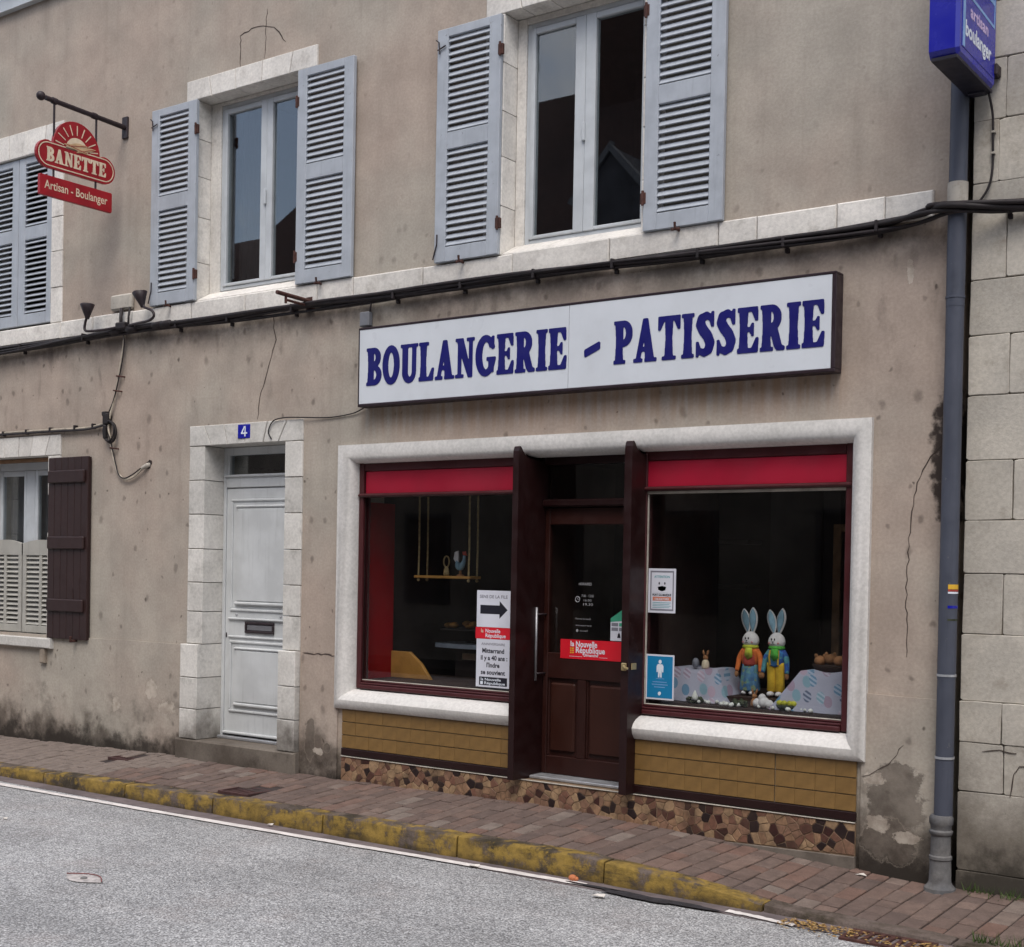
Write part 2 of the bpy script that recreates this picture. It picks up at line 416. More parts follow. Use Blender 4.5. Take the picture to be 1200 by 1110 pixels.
def tile_mat():
    t = NT("ochre_glazed_tile")
    c = t.gain(lin(124, 96, 55), t.mr(t.rand(), 0, 1, 0.95, 1.05, False))
    c = t.gain(c, t.mr(t.noise(16, 6, 0.6), 0.3, 0.7, 0.86, 1.1))
    c = t.mix(t.mr(t.noise(4, 6, 0.65), 0.5, 0.8, 0, 0.3), c, lin(92, 68, 40))
    return t.done(c, t.mr(t.noise(10, 4), 0.3, 0.7, 0.35, 0.55), t.bump(t.noise(70, 3), 0.08, 0.003), 0, 0.4)
M['tile'] = tile_mat()

def frag_mat():
    t = NT("broken_marble")
    c = t.ramp(t.rand(), [(0.0, lin(160, 132, 102)), (0.26, lin(148, 116, 90)), (0.46, lin(136, 104, 84)), (0.62, lin(122, 86, 70)), (0.74, lin(88, 58, 48)), (0.79, lin(60, 30, 26)), (0.87, lin(38, 23, 23))], True)
    c = t.gain(c, t.mr(t.noise(26, 7, 0.65, dist=0.6), 0.3, 0.7, 0.62, 1.10))
    c = t.mix(t.mr(t.noise(7, 6, 0.6), 0.42, 0.74, 0, 0.6), c, lin(70, 54, 43))
    return t.done(c, 0.6, t.bump(t.noise(70, 4), 0.2, 0.004), 0, 0.4)
M['fragment'] = frag_mat()

def paver_mat():
    t = NT("clay_paver")
    off = t.n("ShaderNodeVectorMath", operation='ADD')
    sc = t.n("ShaderNodeVectorMath", operation='SCALE'); sc.inputs[0].default_value = (37, 11, 53); r = t.rand(); t.set(sc.inputs["Scale"], r)
    t.set(off.inputs[0], t.P); t.set(off.inputs[1], sc.outputs[0])
    v = off.outputs[0]
    c = t.ramp(r, [(0, lin(106, 89, 81)), (0.3, lin(96, 82, 76)), (0.6, lin(110, 94, 86)), (0.85, lin(112, 88, 78)), (0.95, lin(119, 107, 99))], False)
    c = t.gain(c, t.mr(t.noise(12, 6, 0.65, v), 0.3, 0.7, 0.80, 1.12))
    c = t.gain(c, t.mr(t.noise(120, 4, 0.6, v), 0.3, 0.7, 0.86, 1.12))
    c = t.mix(t.mr(t.noise(7, 7, 0.7, v), 0.54, 0.72, 0, 0.45), c, lin(70, 60, 58))
    return t.done(c, 0.8, t.bump(t.noise(110, 5), 0.35, 0.004), 0, 0.35)
M['paver'] = paver_mat()
M['pavebed'] = plain("dirty_joint_sand", lin(52, 44, 42), 0.95, 0.3, 10, 0, 0.4, 70)

def kerb_mat(name, yellow):
    t = NT(name)
    x, y, z = t.xyz()
    geo = t.n("ShaderNodeNewGeometry")
    nz = t.n("ShaderNodeSeparateXYZ"); t.set(nz.inputs[0], geo.outputs["Normal"])
    conc = t.mix(t.mr(t.noise(7, 6, 0.6), 0.35, 0.65), lin(104, 92, 86), lin(82, 72, 64))
    conc = t.mix(t.mr(t.noise(3.1, 7, 0.7), 0.47, 0.64, 0, 0.85), conc, lin(48, 42, 28))
    conc = t.gain(conc, t.mr(t.noise(90, 4), 0.3, 0.7, 0.85, 1.12))
    c = conc
    if yellow:
        wear = t.f('ADD', t.mr(t.noise(4.5, 8, 0.72), 0.25, 0.75, 0, 1, False), t.mr(t.noise(1.1, 3), 0.3, 0.7, -0.16, 0.16, False))
        wear = t.f('ADD', wear, t.mr(t.noise(26, 6, 0.7), 0.3, 0.7, -0.12, 0.12, False))
        wear = t.f('ADD', wear, t.mr(nz.outputs[2], 0.3, 0.9, 0.0, -0.10))
        yc = t.gain(lin(146, 120, 56), t.mr(t.noise(9, 8, 0.72), 0.32, 0.68, 0.40, 1.08))
        c = t.mix(t.mr(wear, 0.27, 0.55, 0, 0.9), conc, yc)
        c = t.mix(t.mr(t.noise(1.0, 7, 0.7, t.map(scale=(3, 8, 14))), 0.52, 0.68, 0, 0.7), c, lin(58, 50, 36))
        c = t.mix(t.mr(t.f('ADD', z, t.mr(t.noise(6, 5), 0.3, 0.7, -0.03, 0.03, False)), -0.05, -0.11, 0, 0.6), c, lin(50, 42, 30))
    return t.done(c, 0.88, t.bump(t.f('ADD', t.noise(60, 5, 0.65), t.noise(9, 4)), 0.5, 0.01), 0, 0.3)
M['kerby'] = kerb_mat("worn_yellow_kerb", True)
M['kerbg'] = kerb_mat("grey_kerb", False)

def asphalt():
    t = NT("gritty_asphalt")
    v1 = t.voro(105)
    s = t.n("ShaderNodeSeparateColor"); t.set(s.inputs[0], v1.outputs["Color"])
    v2 = t.voro(230)
    s2 = t.n("ShaderNodeSeparateColor"); t.set(s2.inputs[0], v2.outputs["Color"])
    g = t.f('ADD', t.f('MULTIPLY', s.outputs[0], 0.62), t.f('MULTIPLY', s2.outputs[0], 0.38))
    c = t.ramp(g, [(0.0, lin(78, 78, 80)), (0.22, lin(132, 132, 133)), (0.5, lin(166, 166, 166)), (0.75, lin(188, 188, 188)), (1.0, lin(230, 230, 229))])
    gap = t.mr(v1.outputs["Distance"], 0.42, 0.72, 0, 0.55)
    c = t.mix(gap, c, lin(66, 63, 64))
    c = t.gain(c, t.mr(t.noise(0.7, 6, 0.65), 0.3, 0.7, 0.84, 1.12))
    c = t.gain(c, t.mr(t.noise(1.0, 4, 0.6, t.map(scale=(0.25, 2.2, 1))), 0.35, 0.65, 0.92, 1.07))
    c = t.gain(c, t.mr(t.noise(14, 5, 0.7), 0.3, 0.7, 0.90, 1.08))
    c = t.mix(t.mr(t.noise(3.1, 8, 0.75), 0.60, 0.75, 0, 0.4), c, lin(104, 102, 102))
    c = t.mix(t.mr(t.noise(2.3, 5, 0.6), 0.5, 0.75, 0, 0.16), c, lin(150, 132, 124))
    h = t.f('SUBTRACT', 1.0, v1.outputs["Distance"])
    return t.done(c, 0.82, t.bump(h, 0.4, 0.005), 0, 0.35)
M['asphalt'] = asphalt()
M['gutter'] = plain("dirty_gutter_concrete", lin(104, 94, 94), 0.85, 0.25, 5, 0, 0.3, 70, dirt=0.6, dirtc=lin(62, 54, 50))
M['line'] = plain("worn_road_paint", lin(214, 208, 204), 0.8, 0.12, 9, 0, 0.3, 90, dirt=0.45, dirtc=lin(140, 134, 131))
M['tar'] = plain("black_tar", lin(46, 44, 48), 0.75, 0.25, 12, 0, 0.4, 90)
M['markpaint'] = plain('worn_white_mark', lin(176, 170, 167), 0.85, 0.3, 30, 0, 0.4, 120, dirt=0.7, dirtc=lin(128, 122, 120))
M['redmark'] = plain('worn_red_mark', lin(128, 80, 78), 0.85, 0.3, 30, 0, 0.4, 120)
M['oldwood'] = plain('old_brown_wood', lin(128, 98, 72), 0.8, 0.2, 12, 0, 0.2)
M['leafy'] = None
def leaf_mat():
    t = NT("dead_leaves")
    c = t.ramp(t.noise(60, 3), [(0.3, lin(96, 62, 40)), (0.5, lin(150, 118, 70)), (0.7, lin(186, 160, 104))])
    return t.done(c, 0.85, None, 0, 0.3)
M['leafy'] = leaf_mat()
M['grass'] = plain("weed_green", lin(72, 92, 44), 0.8, 0.3, 30, 0.2, 0.1)
M['castiron'] = plain("rusty_cover", lin(70, 46, 44), 0.75, 0.25, 14, 0, 0.4, 80)
M['orange'] = plain("orange_peel", lin(186, 112, 72), 0.6, 0.15, 30, 0, 0.3, 150)
M['litter'] = plain("white_litter", lin(214, 208, 200), 0.7, 0.1, 20, 0.1, 0.05)
M['oppwall'] = plain("old_brown_masonry", lin(112, 102, 93), 0.95, 0.3, 1.4, 0, 0.5, 12)
M['opproof'] = None
def roof_mat():
    t = NT("brown_roof_tile")
    v = t.n("ShaderNodeTexBrick")
    t.set(v.inputs["Vector"], t.map(scale=(1, 1, 1)))
    c = t.mix(t.noise(1.2, 6), lin(78, 54, 46), lin(58, 44, 42))
    return t.done(t.gain(c, t.mr(t.noise(9, 5), 0.3, 0.7, 0.75, 1.15)), 0.9)
M['opproof'] = roof_mat()
M['slate'] = plain("grey_slate", lin(68, 68, 74), 0.7, 0.25, 3, 0.2, 0.2)

def glass_mat(name, tint=(0.93, 0.95, 0.95, 1), ripple=0.0, ri=1.5):
    t = NT(name)
    t.t.nodes.remove(t.b)
    geo = t.n("ShaderNodeNewGeometry")
    ior = t.mr(geo.outputs["Backfacing"], 0, 1, ri, 1 / ri, False)
    fr = t.n("ShaderNodeFresnel"); t.set(fr.inputs["IOR"], ior)
    tr = t.n("ShaderNodeBsdfTransparent"); tr.inputs["Color"].default_value = tint
    gl = t.n("ShaderNodeBsdfGlossy"); gl.inputs["Roughness"].default_value = 0.01
    if ripple:
        bp = t.bump(t.noise(1.3, 2), ripple, 0.02)
        t.set(gl.inputs["Normal"], bp)
    mx = t.n("ShaderNodeMixShader")
    t.set(mx.inputs[0], fr.outputs[0]); t.t.links.new(tr.outputs[0], mx.inputs[1]); t.t.links.new(gl.outputs[0], mx.inputs[2])
    t.t.links.new(mx.outputs[0], t.out.inputs["Surface"])
    return t.m
M['glass'] = glass_mat("window_glass", (0.80, 0.83, 0.84, 1), 0.006, 1.9)
M['shopglass'] = glass_mat("shop_glass", (0.92, 0.94, 0.94, 1))

# ------------------------------------------------------------------ mesh helpers
class MB:
    def __init__(s):
        s.v, s.f = [], []
    def add(s, vs, fs):
        o = len(s.v)
        s.v += [tuple(q) for q in vs]
        s.f += [tuple(i + o for i in f) for f in fs]
        return s
    def box(s, x0, x1, y0, y1, z0, z1, c=0.0):
        if c <= 0:
            vs = [(x, y, z) for z in (z0, z1) for y in (y0, y1) for x in (x0, x1)]
            return s.add(vs, [(0, 2, 3, 1), (4, 5, 7, 6), (0, 1, 5, 4), (2, 6, 7, 3), (0, 4, 6, 2), (1, 3, 7, 5)])
        c = min(c, (x1 - x0) / 2.2, (y1 - y0) / 2.2, (z1 - z0) / 2.2)
        X, Y, Z = (x0, x1), (y0, y1), (z0, z1)
        vs, idx = [], {}
        for i in (0, 1):
            for j in (0, 1):
                for k in (0, 1):
                    sx, sy, sz = (c if i == 0 else -c), (c if j == 0 else -c), (c if k == 0 else -c)
                    for a, p in enumerate(((X[i], Y[j] + sy, Z[k] + sz), (X[i] + sx, Y[j], Z[k] + sz), (X[i] + sx, Y[j] + sy, Z[k]))):
                        idx[(i, j, k, a)] = len(vs); vs.append(p)
        fs = []
        for i in (0, 1):
            q = [idx[(i, j, k, 0)] for j, k in ((0, 0), (0, 1), (1, 1), (1, 0))]; fs.append(q if i == 0 else q[::-1])
            q = [idx[(j, i, k, 1)] for j, k in ((0, 0), (1, 0), (1, 1), (0, 1))]; fs.append(q if i == 0 else q[::-1])
            q = [idx[(j, k, i, 2)] for j, k in ((0, 0), (0, 1), (1, 1), (1, 0))]; fs.append(q if i == 0 else q[::-1])
        for a, b in ((0, 0), (0, 1), (1, 0), (1, 1)):
            fs.append([idx[(a, b, 0, 0)], idx[(a, b, 1, 0)], idx[(a, b, 1, 1)], idx[(a, b, 0, 1)]])
            fs.append([idx[(a, 0, b, 0)], idx[(a, 1, b, 0)], idx[(a, 1, b, 2)], idx[(a, 0, b, 2)]])
            fs.append([idx[(0, a, b, 1)], idx[(1, a, b, 1)], idx[(1, a, b, 2)], idx[(0, a, b, 2)]])
        for i in (0, 1):
            for j in (0, 1):
                for k in (0, 1):
                    fs.append([idx[(i, j, k, 0)], idx[(i, j, k, 1)], idx[(i, j, k, 2)]])
        return s.add(vs, fs)
    def prism(s, poly, y0, y1, c=0.0, axis='y'):
        """polygon in x,z pushed from y0 (front) to y1 (back); front edge chamfered by c. axis 'x': polygon in y,z pushed along x; 'z': polygon in x,y pushed along z"""
        n = len(poly)
        mp = {'y': lambda a, b, d: (a, d, b), 'x': lambda a, b, d: (d, a, b), 'z': lambda a, b, d: (a, b, d)}[axis]
        if c > 0:
            inn = inset(poly, c)
            sgn = 1 if y1 > y0 else -1
            rings = [(inn, y0), (poly, y0 + sgn * c), (poly, y1)]
        else:
            rings = [(poly, y0), (poly, y1)]
        vs = []
        for pl, d in rings:
            vs += [mp(a, b, d) for a, b in pl]
        fs = [tuple(range(n)), tuple(reversed(range(len(vs) - n, len(vs))))]
        for r in range(len(rings) - 1):
            for i in range(n):
                j = (i + 1) % n
                fs.append((r * n + i, (r + 1) * n + i, (r + 1) * n + j, r * n + j))
        return s.add(vs, fs)
    def tube(s, pts, r, n=8, cap=True):
        pts = [Vector(p) for p in pts]
        rr = r if isinstance(r, (list, tuple)) else [r] * len(pts)
        vs, fs = [], []
        ref = None
        for i, p in enumerate(pts):
            d = (pts[min(i + 1, len(pts) - 1)] - pts[max(i - 1, 0)])
            d = d.normalized() if d.length > 1e-9 else Vector((0, 0, 1))
            if ref is None:
                ref = d.orthogonal().normalized()
            a = (ref - d * ref.dot(d))
            a = a.normalized() if a.length > 1e-6 else d.orthogonal().normalized()
            ref = a
            b = d.cross(a)
            for k in range(n):
                t = 2 * math.pi * k / n
                vs.append(p + (a * math.cos(t) + b * math.sin(t)) * rr[i])
        for i in range(len(pts) - 1):
            for k in range(n):
                q = (k + 1) % n
                fs.append((i * n + k, i * n + q, (i + 1) * n + q, (i + 1) * n + k))
        if cap:
            fs.append(tuple(reversed(range(n)))); fs.append(tuple(range(len(vs) - n, len(vs))))
        return s.add(vs, fs)
    def lathe(s, prof, cx, cy, n=16, sx=1.0, sy=1.0, cap=True):
        vs, fs = [], []
        for r, z in prof:
            for k in range(n):
                t = 2 * math.pi * k / n
                vs.append((cx + r * math.cos(t) * sx, cy + r * math.sin(t) * sy, z))
        for i in range(len(prof) - 1):
            for k in range(n):
                q = (k + 1) % n
                fs.append((i * n + k, i * n + q, (i + 1) * n + q, (i + 1) * n + k))
        if cap:
            fs.append(tuple(reversed(range(n)))); fs.append(tuple(range(len(vs) - n, len(vs))))
        return s.add(vs, fs)
    def ball(s, c, r, n=12, m=8):
        rx, ry, rz = r if isinstance(r, (list, tuple)) else (r, r, r)
        vs, fs = [], []
        for i in range(1, m):
            ph = math.pi * i / m
            for k in range(n):
                t = 2 * math.pi * k / n
                vs.append((c[0] + rx * math.sin(ph) * math.cos(t), c[1] + ry * math.sin(ph) * math.sin(t), c[2] - rz * math.cos(ph)))
        b = len(vs); vs.append((c[0], c[1], c[2] - rz)); vs.append((c[0], c[1], c[2] + rz))
        for i in range(m - 2):
            for k in range(n):
                q = (k + 1) % n
                fs.append((i * n + k, i * n + q, (i + 1) * n + q, (i + 1) * n + k))
        for k in range(n):
            q = (k + 1) % n
            fs.append((b, q, k)); fs.append((b + 1, (m - 2) * n + k, (m - 2) * n + q))
        return s.add(vs, fs)
    def mesh(s, name, smooth=False):
        me = bpy.data.meshes.new(name)
        me.from_pydata(s.v, [], s.f)
        me.validate()
        me.update()
        if smooth:
            me.polygons.foreach_set("use_smooth", [True] * len(me.polygons))
        return me

def inset(poly, c):
    n = len(poly)
    ar = sum(poly[i][0] * poly[(i + 1) % n][1] - poly[(i + 1) % n][0] * poly[i][1] for i in range(n))
    sg = 1 if ar > 0 else -1
    out = []
    for i in range(n):
        p0, p1, p2 = Vector(poly[i - 1]), Vector(poly[i]), Vector(poly[(i + 1) % n])
        d1, d2 = (p1 - p0).normalized(), (p2 - p1).normalized()
        n1, n2 = Vector((-d1.y, d1.x)) * sg, Vector((-d2.y, d2.x)) * sg
        k = 1 + n1.dot(n2)
        off = (n1 + n2) * (c / max(k, 0.35))
        out.append((p1.x + off.x, p1.y + off.y))
    return out

ROOTLOC = {}
def link(o, parent=None):
    col.objects.link(o)
    if parent is not None:
        o.parent = parent
        if parent.name in ROOTLOC:
            o.matrix_parent_inverse = Matrix.Translation(-ROOTLOC[parent.name])
    return o

def thing(name, label, cat, loc=(0, 0, 0), group=None, kind=None):
    o = bpy.data.objects.new(name, None)
    o.empty_display_size = 0.05
    o.location = loc
    col.objects.link(o)
    ROOTLOC[o.name] = Vector(loc)
    o['label'] = label; o['category'] = cat
    if group: o['group'] = group
    if kind: o['kind'] = kind
    return o

def obj(name, mb, mat, parent=None, smooth=False, label=None, cat=None, group=None, kind=None, autosmooth=None):
    me = mb if isinstance(mb, bpy.types.Mesh) else mb.mesh(name, smooth)
    if mat is not None and not me.materials:
        me.materials.append(M[mat] if isinstance(mat, str) else mat)
    o = bpy.data.objects.new(name, me)
    link(o, parent)
    if autosmooth:
        me.polygons.foreach_set("use_smooth", [True] * len(me.polygons))
        try:
            me.set_sharp_from_angle(angle=R(autosmooth))
        except Exception:
            pass
    if label: o['label'] = label
    if cat: o['category'] = cat
    if group: o['group'] = group
    if kind: o['kind'] = kind
    return o

def struct(name, mb, mat, **kw):
    return obj(name, mb, mat, None, kind='structure', **kw)

def place(name, me, loc, parent=None, rot=(0, 0, 0), scale=(1, 1, 1)):
    o = bpy.data.objects.new(name, me)
    o.location = loc; o.rotation_euler = rot; o.scale = scale
    return link(o, parent)

def smooth_path(pts, k=6):
    """Catmull-Rom through points"""
    P = [Vector(p) for p in pts]
    P = [2 * P[0] - P[1]] + P + [2 * P[-1] - P[-2]]
    out = []
    for i in range(1, len(P) - 2):
        for j in range(k):
            t = j / k
            a, b, c, d = P[i - 1], P[i], P[i + 1], P[i + 2]
            out.append(0.5 * ((2 * b) + (c - a) * t + (2 * a - 5 * b + 4 * c - d) * t * t + (3 * b - a - 3 * c + d) * t ** 3))
    out.append(P[-2])
    return out

def blob(cx, cz, rx, rz, n=22, rough=0.35, seed=0):
    r = random.Random(seed)
    ph = [r.uniform(0, 6.28) for _ in range(5)]
    out = []
    for i in range(n):
        t = 2 * math.pi * i / n
        k = 1 + rough * (0.5 * math.sin(2 * t + ph[0]) + 0.45 * math.sin(3 * t + ph[1]) + 0.35 * math.sin(5 * t + ph[2]) + 0.25 * math.sin(9 * t + ph[3])) + r.uniform(-.07, .07) * rough
        out.append((cx + rx * k * math.cos(t), cz + rz * k * math.sin(t)))
    return out

# ------------------------------------------------------------------ lettering
def glyph_mask(ch, bold=1):
    S = 110
    w = {'B': .56, 'O': .62, 'U': .62, 'L': .53, 'A': .66, 'N': .64, 'G': .66, 'E': .55, 'R': .63, 'I': .34, 'P': .54, 'T': .62, 'S': .52}[ch]
    pad = 12
    Wn, Hn = int(w * S) + 2 * pad, S + 2 * pad
    X, Y = np.meshgrid((np.arange(Wn) - pad + .5) / S, (np.arange(Hn) - pad + .5) / S)
    def E(cx, cy, rx, ry): return ((X - cx) / rx) ** 2 + ((Y - cy) / ry) ** 2 <= 1
    def Rr(x0, x1, y0, y1): return (X >= x0) & (X <= x1) & (Y >= y0) & (Y <= y1)
    def Q(pts):
        m = np.zeros_like(X, bool)
        j = len(pts) - 1
        for i in range(len(pts)):
            xi, yi = pts[i]; xj, yj = pts[j]
            if yi != yj:
                m ^= ((yi > Y) != (yj > Y)) & (X < (xj - xi) * (Y - yi) / (yj - yi) + xi)
            j = i
        return m
    def path(pts):
        m = np.zeros_like(X, bool)
        for (x0, y0, r0), (x1, y1, r1) in zip(pts[:-1], pts[1:]):
            for t in np.linspace(0, 1, 14):
                m |= (X - x0 - (x1 - x0) * t) ** 2 + (Y - y0 - (y1 - y0) * t) ** 2 <= (r0 + (r1 - r0) * t) ** 2
        return m
    def stem(x0, x1): return Q([(x0 - .02, 0), (x1 + .02, 0), (x1 - .008, .5), (x1 + .02, 1), (x0 - .02, 1), (x0 + .008, .5)])
    def serif(x0, x1, y): return Rr(x0, x1, 0, .075) if y == 0 else Rr(x0, x1, .925, 1)
    if ch == 'I': m = stem(.07, .27) | serif(0, .34, 0) | serif(0, .34, 1)
    elif ch == 'B': m = stem(.06, .25) | serif(0, .3, 0) | serif(0, .3, 1) | (((E(.27, .74, .25, .26) & (X > .2)) & ~(E(.26, .745, .09, .13) & (X > .26))) | ((E(.27, .265, .29, .265) & (X > .2)) & ~(E(.27, .275, .11, .145) & (X > .26))))
    elif ch == 'P': m = stem(.06, .25) | serif(0, .34, 0) | serif(0, .3, 1) | ((E(.27, .70, .27, .30) & (X > .2)) & ~(E(.26, .71, .10, .17) & (X > .26)))
    elif ch == 'R': m = stem(.06, .25) | serif(0, .33, 0) | serif(0, .3, 1) | ((E(.27, .72, .26, .28) & (X > .2)) & ~(E(.26, .73, .09, .15) & (X > .26))) | Q([(.24, .5), (.42, .52), (.55, .1), (.63, .07), (.62, 0), (.43, 0), (.36, .1)])
    elif ch == 'O': m = E(.31, .5, .31, .515) & ~E(.31, .5, .115, .35)
    elif ch == 'U': m = Rr(.06, .25, .27, 1) | Rr(.42, .55, .27, 1) | serif(0, .32, 1) | serif(.35, .62, 1) | ((E(.305, .28, .245, .295) & (Y < .29)) & ~(E(.335, .3, .085, .17))) & ~Rr(.25, .42, .28, .9)
    elif ch == 'L': m = stem(.06, .25) | serif(0, .34, 1) | Rr(0, .5, 0, .09) | Q([(.5, 0), (.53, .32), (.47, .32), (.33, .06)])
    elif ch == 'A': m = (Q([(.06, 0), (.17, 0), (.37, .84), (.36, 1), (.27, 1)]) | Q([(.35, 0), (.6, 0), (.4, 1), (.27, 1)]) | Rr(.17, .45, .25, .34)) | serif(0, .25, 0) | serif(.33, .66, 0)
    elif ch == 'N': m = Rr(.08, .19, 0, 1) | Rr(.46, .57, 0, 1) | Q([(.04, 1), (.25, 1), (.57, .0), (.44, 0), (.08, .85)]) | serif(0, .27, 0) | serif(.38, .64, 1) | Rr(0, .2, .925, 1)
    elif ch == 'G': m = (E(.33, .5, .33, .515) & ~E(.35, .5, .14, .36) & ~Rr(.43, .7, .44, .70)) | Rr(.44, .60, .08, .45) | Rr(.37, .66, .37, .45) | Q([(.54, .66), (.61, .66), (.61, .98), (.55, .98), (.48, .86)])
    elif ch == 'E': m = stem(.06, .25) | Rr(0, .52, .905, 1) | Q([(.52, 1), (.53, .70), (.47, .70), (.36, .94)]) | Rr(.2, .40, .46, .55) | Q([(.42, .36), (.42, .65), (.38, .65), (.3, .505), (.38, .36)]) | Rr(0, .52, 0, .095) | Q([(.53, 0), (.55, .32), (.49, .32), (.36, .06)])
    elif ch == 'T': m = stem(.21, .40) | serif(.12, .50, 0) | Rr(0, .62, .905, 1) | Q([(0, 1), (0, .69), (.055, .69), (.18, .93)]) | Q([(.62, 1), (.62, .69), (.565, .69), (.44, .93)])
    elif ch == 'S': m = path([(.45, .73, .04), (.42, .86, .06), (.29, .925, .075), (.15, .86, .095), (.125, .73, .115), (.2, .6, .115), (.33, .45, .115), (.395, .30, .115), (.36, .15, .10), (.24, .075, .075), (.09, .14, .06), (.055, .27, .04)]) | Rr(.43, .49, .66, 1) | Rr(.02, .08, 0, .34)
    if bold:
        n_ = m.copy()
        for dx in range(-bold, bold + 1):
            for dy in range(-1, 2):
                n_ |= np.roll(np.roll(m, dx, 1), dy, 0)
        m = n_
    a = m.astype(float)
    for _ in range(3):
        for ax in (0, 1):
            a = (np.roll(a, 1, ax) + a + np.roll(a, -1, ax)) / 3
    return a, w, S, pad

def contours(a):
    """marching squares at 0.5 -> closed loops"""
    seg = {}
    Hn, Wn = a.shape
    def pt(p, q):
        v0, v1 = a[p[1], p[0]], a[q[1], q[0]]
        t = (0.5 - v0) / (v1 - v0)
        return (p[0] + (q[0] - p[0]) * t, p[1] + (q[1] - p[1]) * t)
    nxt = {}
    posn = {}
    ins = a > 0.5
    for y in range(Hn - 1):
        for x in range(Wn - 1):
            c = [(x, y), (x + 1, y), (x + 1, y + 1), (x, y + 1)]
            b = [ins[q[1], q[0]] for q in c]
            if all(b) or not any(b):
                continue
            enter, leave = [], []
            for i in range(4):
                j = (i + 1) % 4
                if b[i] != b[j]:
                    key = tuple(sorted((c[i], c[j])))
                    posn[key] = pt(c[i], c[j])
                    (leave if b[i] else enter).append(key)
            for e, l in zip(leave, enter):
                nxt[(e, l)] = 1
                seg.setdefault(e, []).append(l)
    loops = []
    while seg:
        s0 = next(iter(seg))
        loop, k = [], s0
        while k in seg:
            loop.append(posn[k])
            l = seg[k].pop()
            if not seg[k]:
                del seg[k]
            k = l
            if k == s0:
                break
        if len(loop) > 8:
            loops.append(loop)
    return loops

_gl = {}
def glyph(ch):
    if ch not in _gl:
        a, w, S, pad = glyph_mask(ch)
        lps = []
        for lp in contours(a):
            lp = lp[::2]
            lps.append([((x - pad + .5) / S, (y - pad + .5) / S) for x, y in lp])
        lps.sort(key=lambda l: -len(l))
        tris = geometry.tessellate_polygon([[Vector((x, y, 0)) for x, y in l] for l in lps])
        _gl[ch] = (lps, tris, w)
    return _gl[ch]

def add_glyph(mb, ch, org, ux, uz, h, wscale, depth):
    """org: lower-left corner; ux, uz: unit vectors; depth vector: from back to front"""
    lps, tris, w = glyph(ch)
    flat = [p for l in lps for p in l]
    n = len(flat)
    org, ux, uz, depth = Vector(org), Vector(ux), Vector(uz), Vector(depth)
    back = [org + ux * (x * h * wscale) + uz * (y * h) for x, y in flat]
    front = [p + depth for p in back]
    fs = [tuple(q + n for q in t) for t in tris]
    o = 0
    for l in lps:
        k = len(l)
        for i in range(k):
            j = (i + 1) % k
            fs.append((o + i, o + j, n + o + j, n + o + i))
        o += k
    mb.add(back + front, fs)
    return w * h * wscale

def word(txt, org, ux, uz, h, total, depth, mat, parent, name="letter", gap=0.05):
    """spread the letters of txt over `total` metres"""
    ws = [glyph(c)[2] for c in txt]
    k = total / (sum(ws) * h + gap * h * (len(txt) - 1))
    x = 0.0
    for c, w in zip(txt, ws):
        mb = MB()
        add_glyph(mb, c, Vector(org) + Vector(ux) * x, ux, uz, h, k, depth)
        obj(name, mb, mat, parent)
        x += (w + gap) * h * k

def textmesh(txt, size, bold=0.0, align='LEFT', shear=0.0, width=None, space=1.0):
    cu = bpy.data.curves.new("txt", 'FONT')
    cu.body = txt
    cu.size = size
    cu.offset = bold * size
    cu.align_x = align
    cu.shear = shear
    cu.space_character = space
    cu.resolution_u = 3
    o = bpy.data.objects.new("txt", cu)
    col.objects.link(o)
    bpy.context.view_layer.update()
    me = bpy.data.meshes.new_from_object(o.evaluated_get(bpy.context.evaluated_depsgraph_get()))
    bpy.data.objects.remove(o)
    vs = [v.co.copy() for v in me.vertices]
    fs = [tuple(p.vertices) for p in me.polygons]
    bpy.data.meshes.remove(me)
    if width and vs:
        x0, x1 = min(v.x for v in vs), max(v.x for v in vs)
        k = width / max(1e-6, x1 - x0)
        for v in vs:
            v.x *= k
    return vs, fs

def text_on(mb, txt, org, ux, uz, size, **kw):
    vs, fs = textmesh(txt, size, **kw)
    org, ux, uz = Vector(org), Vector(ux), Vector(uz)
    mb.add([org + ux * v.x + uz * v.y for v in vs], fs)
    return mb

# ------------------------------------------------------------------ the street
def interp(x, pts):
    if x <= pts[0][0]: return pts[0][1]
    for (a, b), (c, d) in zip(pts[:-1], pts[1:]):
        if x <= c:
            t = (x - a) / (c - a)
            return b + (d - b) * t
    return pts[-1][1]
BASE = [(-12, 0.0), (-6, .03), (-3.4, .09), (-1.7, .085), (.2, .112), (1.2, .065), (2.2, 0.0), (2.7, -.02), (3.2, -.02), (8, -.06)]
KERB = [(-12, -.04), (-4.5, -.02), (-3.5, 0), (-1.8, .03), (.4, .035), (1, .035), (1.6, 0), (2.24, -.072), (3.1, -.085), (8, -.085)]
YK = -0.75                       # back edge of the kerb
def zpav(x, y):
    t = max(0.0, min(1.2, y / YK))
    return interp(x, BASE) * (1 - t) + interp(x, KERB) * t

struct("ground", MB().box(-150, 150, -150, 150, -0.6, -0.30), 'gutter')
rd = MB()
NX = 60
xs = [-40 + 80 * i / NX for i in range(NX + 1)]
ys = [-0.99, -1.3, -2.0, -3.5, -5.5, -7.5, -9.4]
zs = [-0.104, -0.10, -0.09, -0.07, -0.06, -0.075, -0.11]
rv = [(x, y, z) for y, z in zip(ys, zs) for x in xs]
rf = [(j * (NX + 1) + i, (j + 1) * (NX + 1) + i, (j + 1) * (NX + 1) + i + 1, j * (NX + 1) + i + 1) for j in range(len(ys) - 1) for i in range(NX)]
rd.add(rv, rf)
struct("road", rd, 'asphalt')
struct("gutter", MB().box(-40, 40, -1.02, -0.80, -0.2, -0.100), 'gutter')

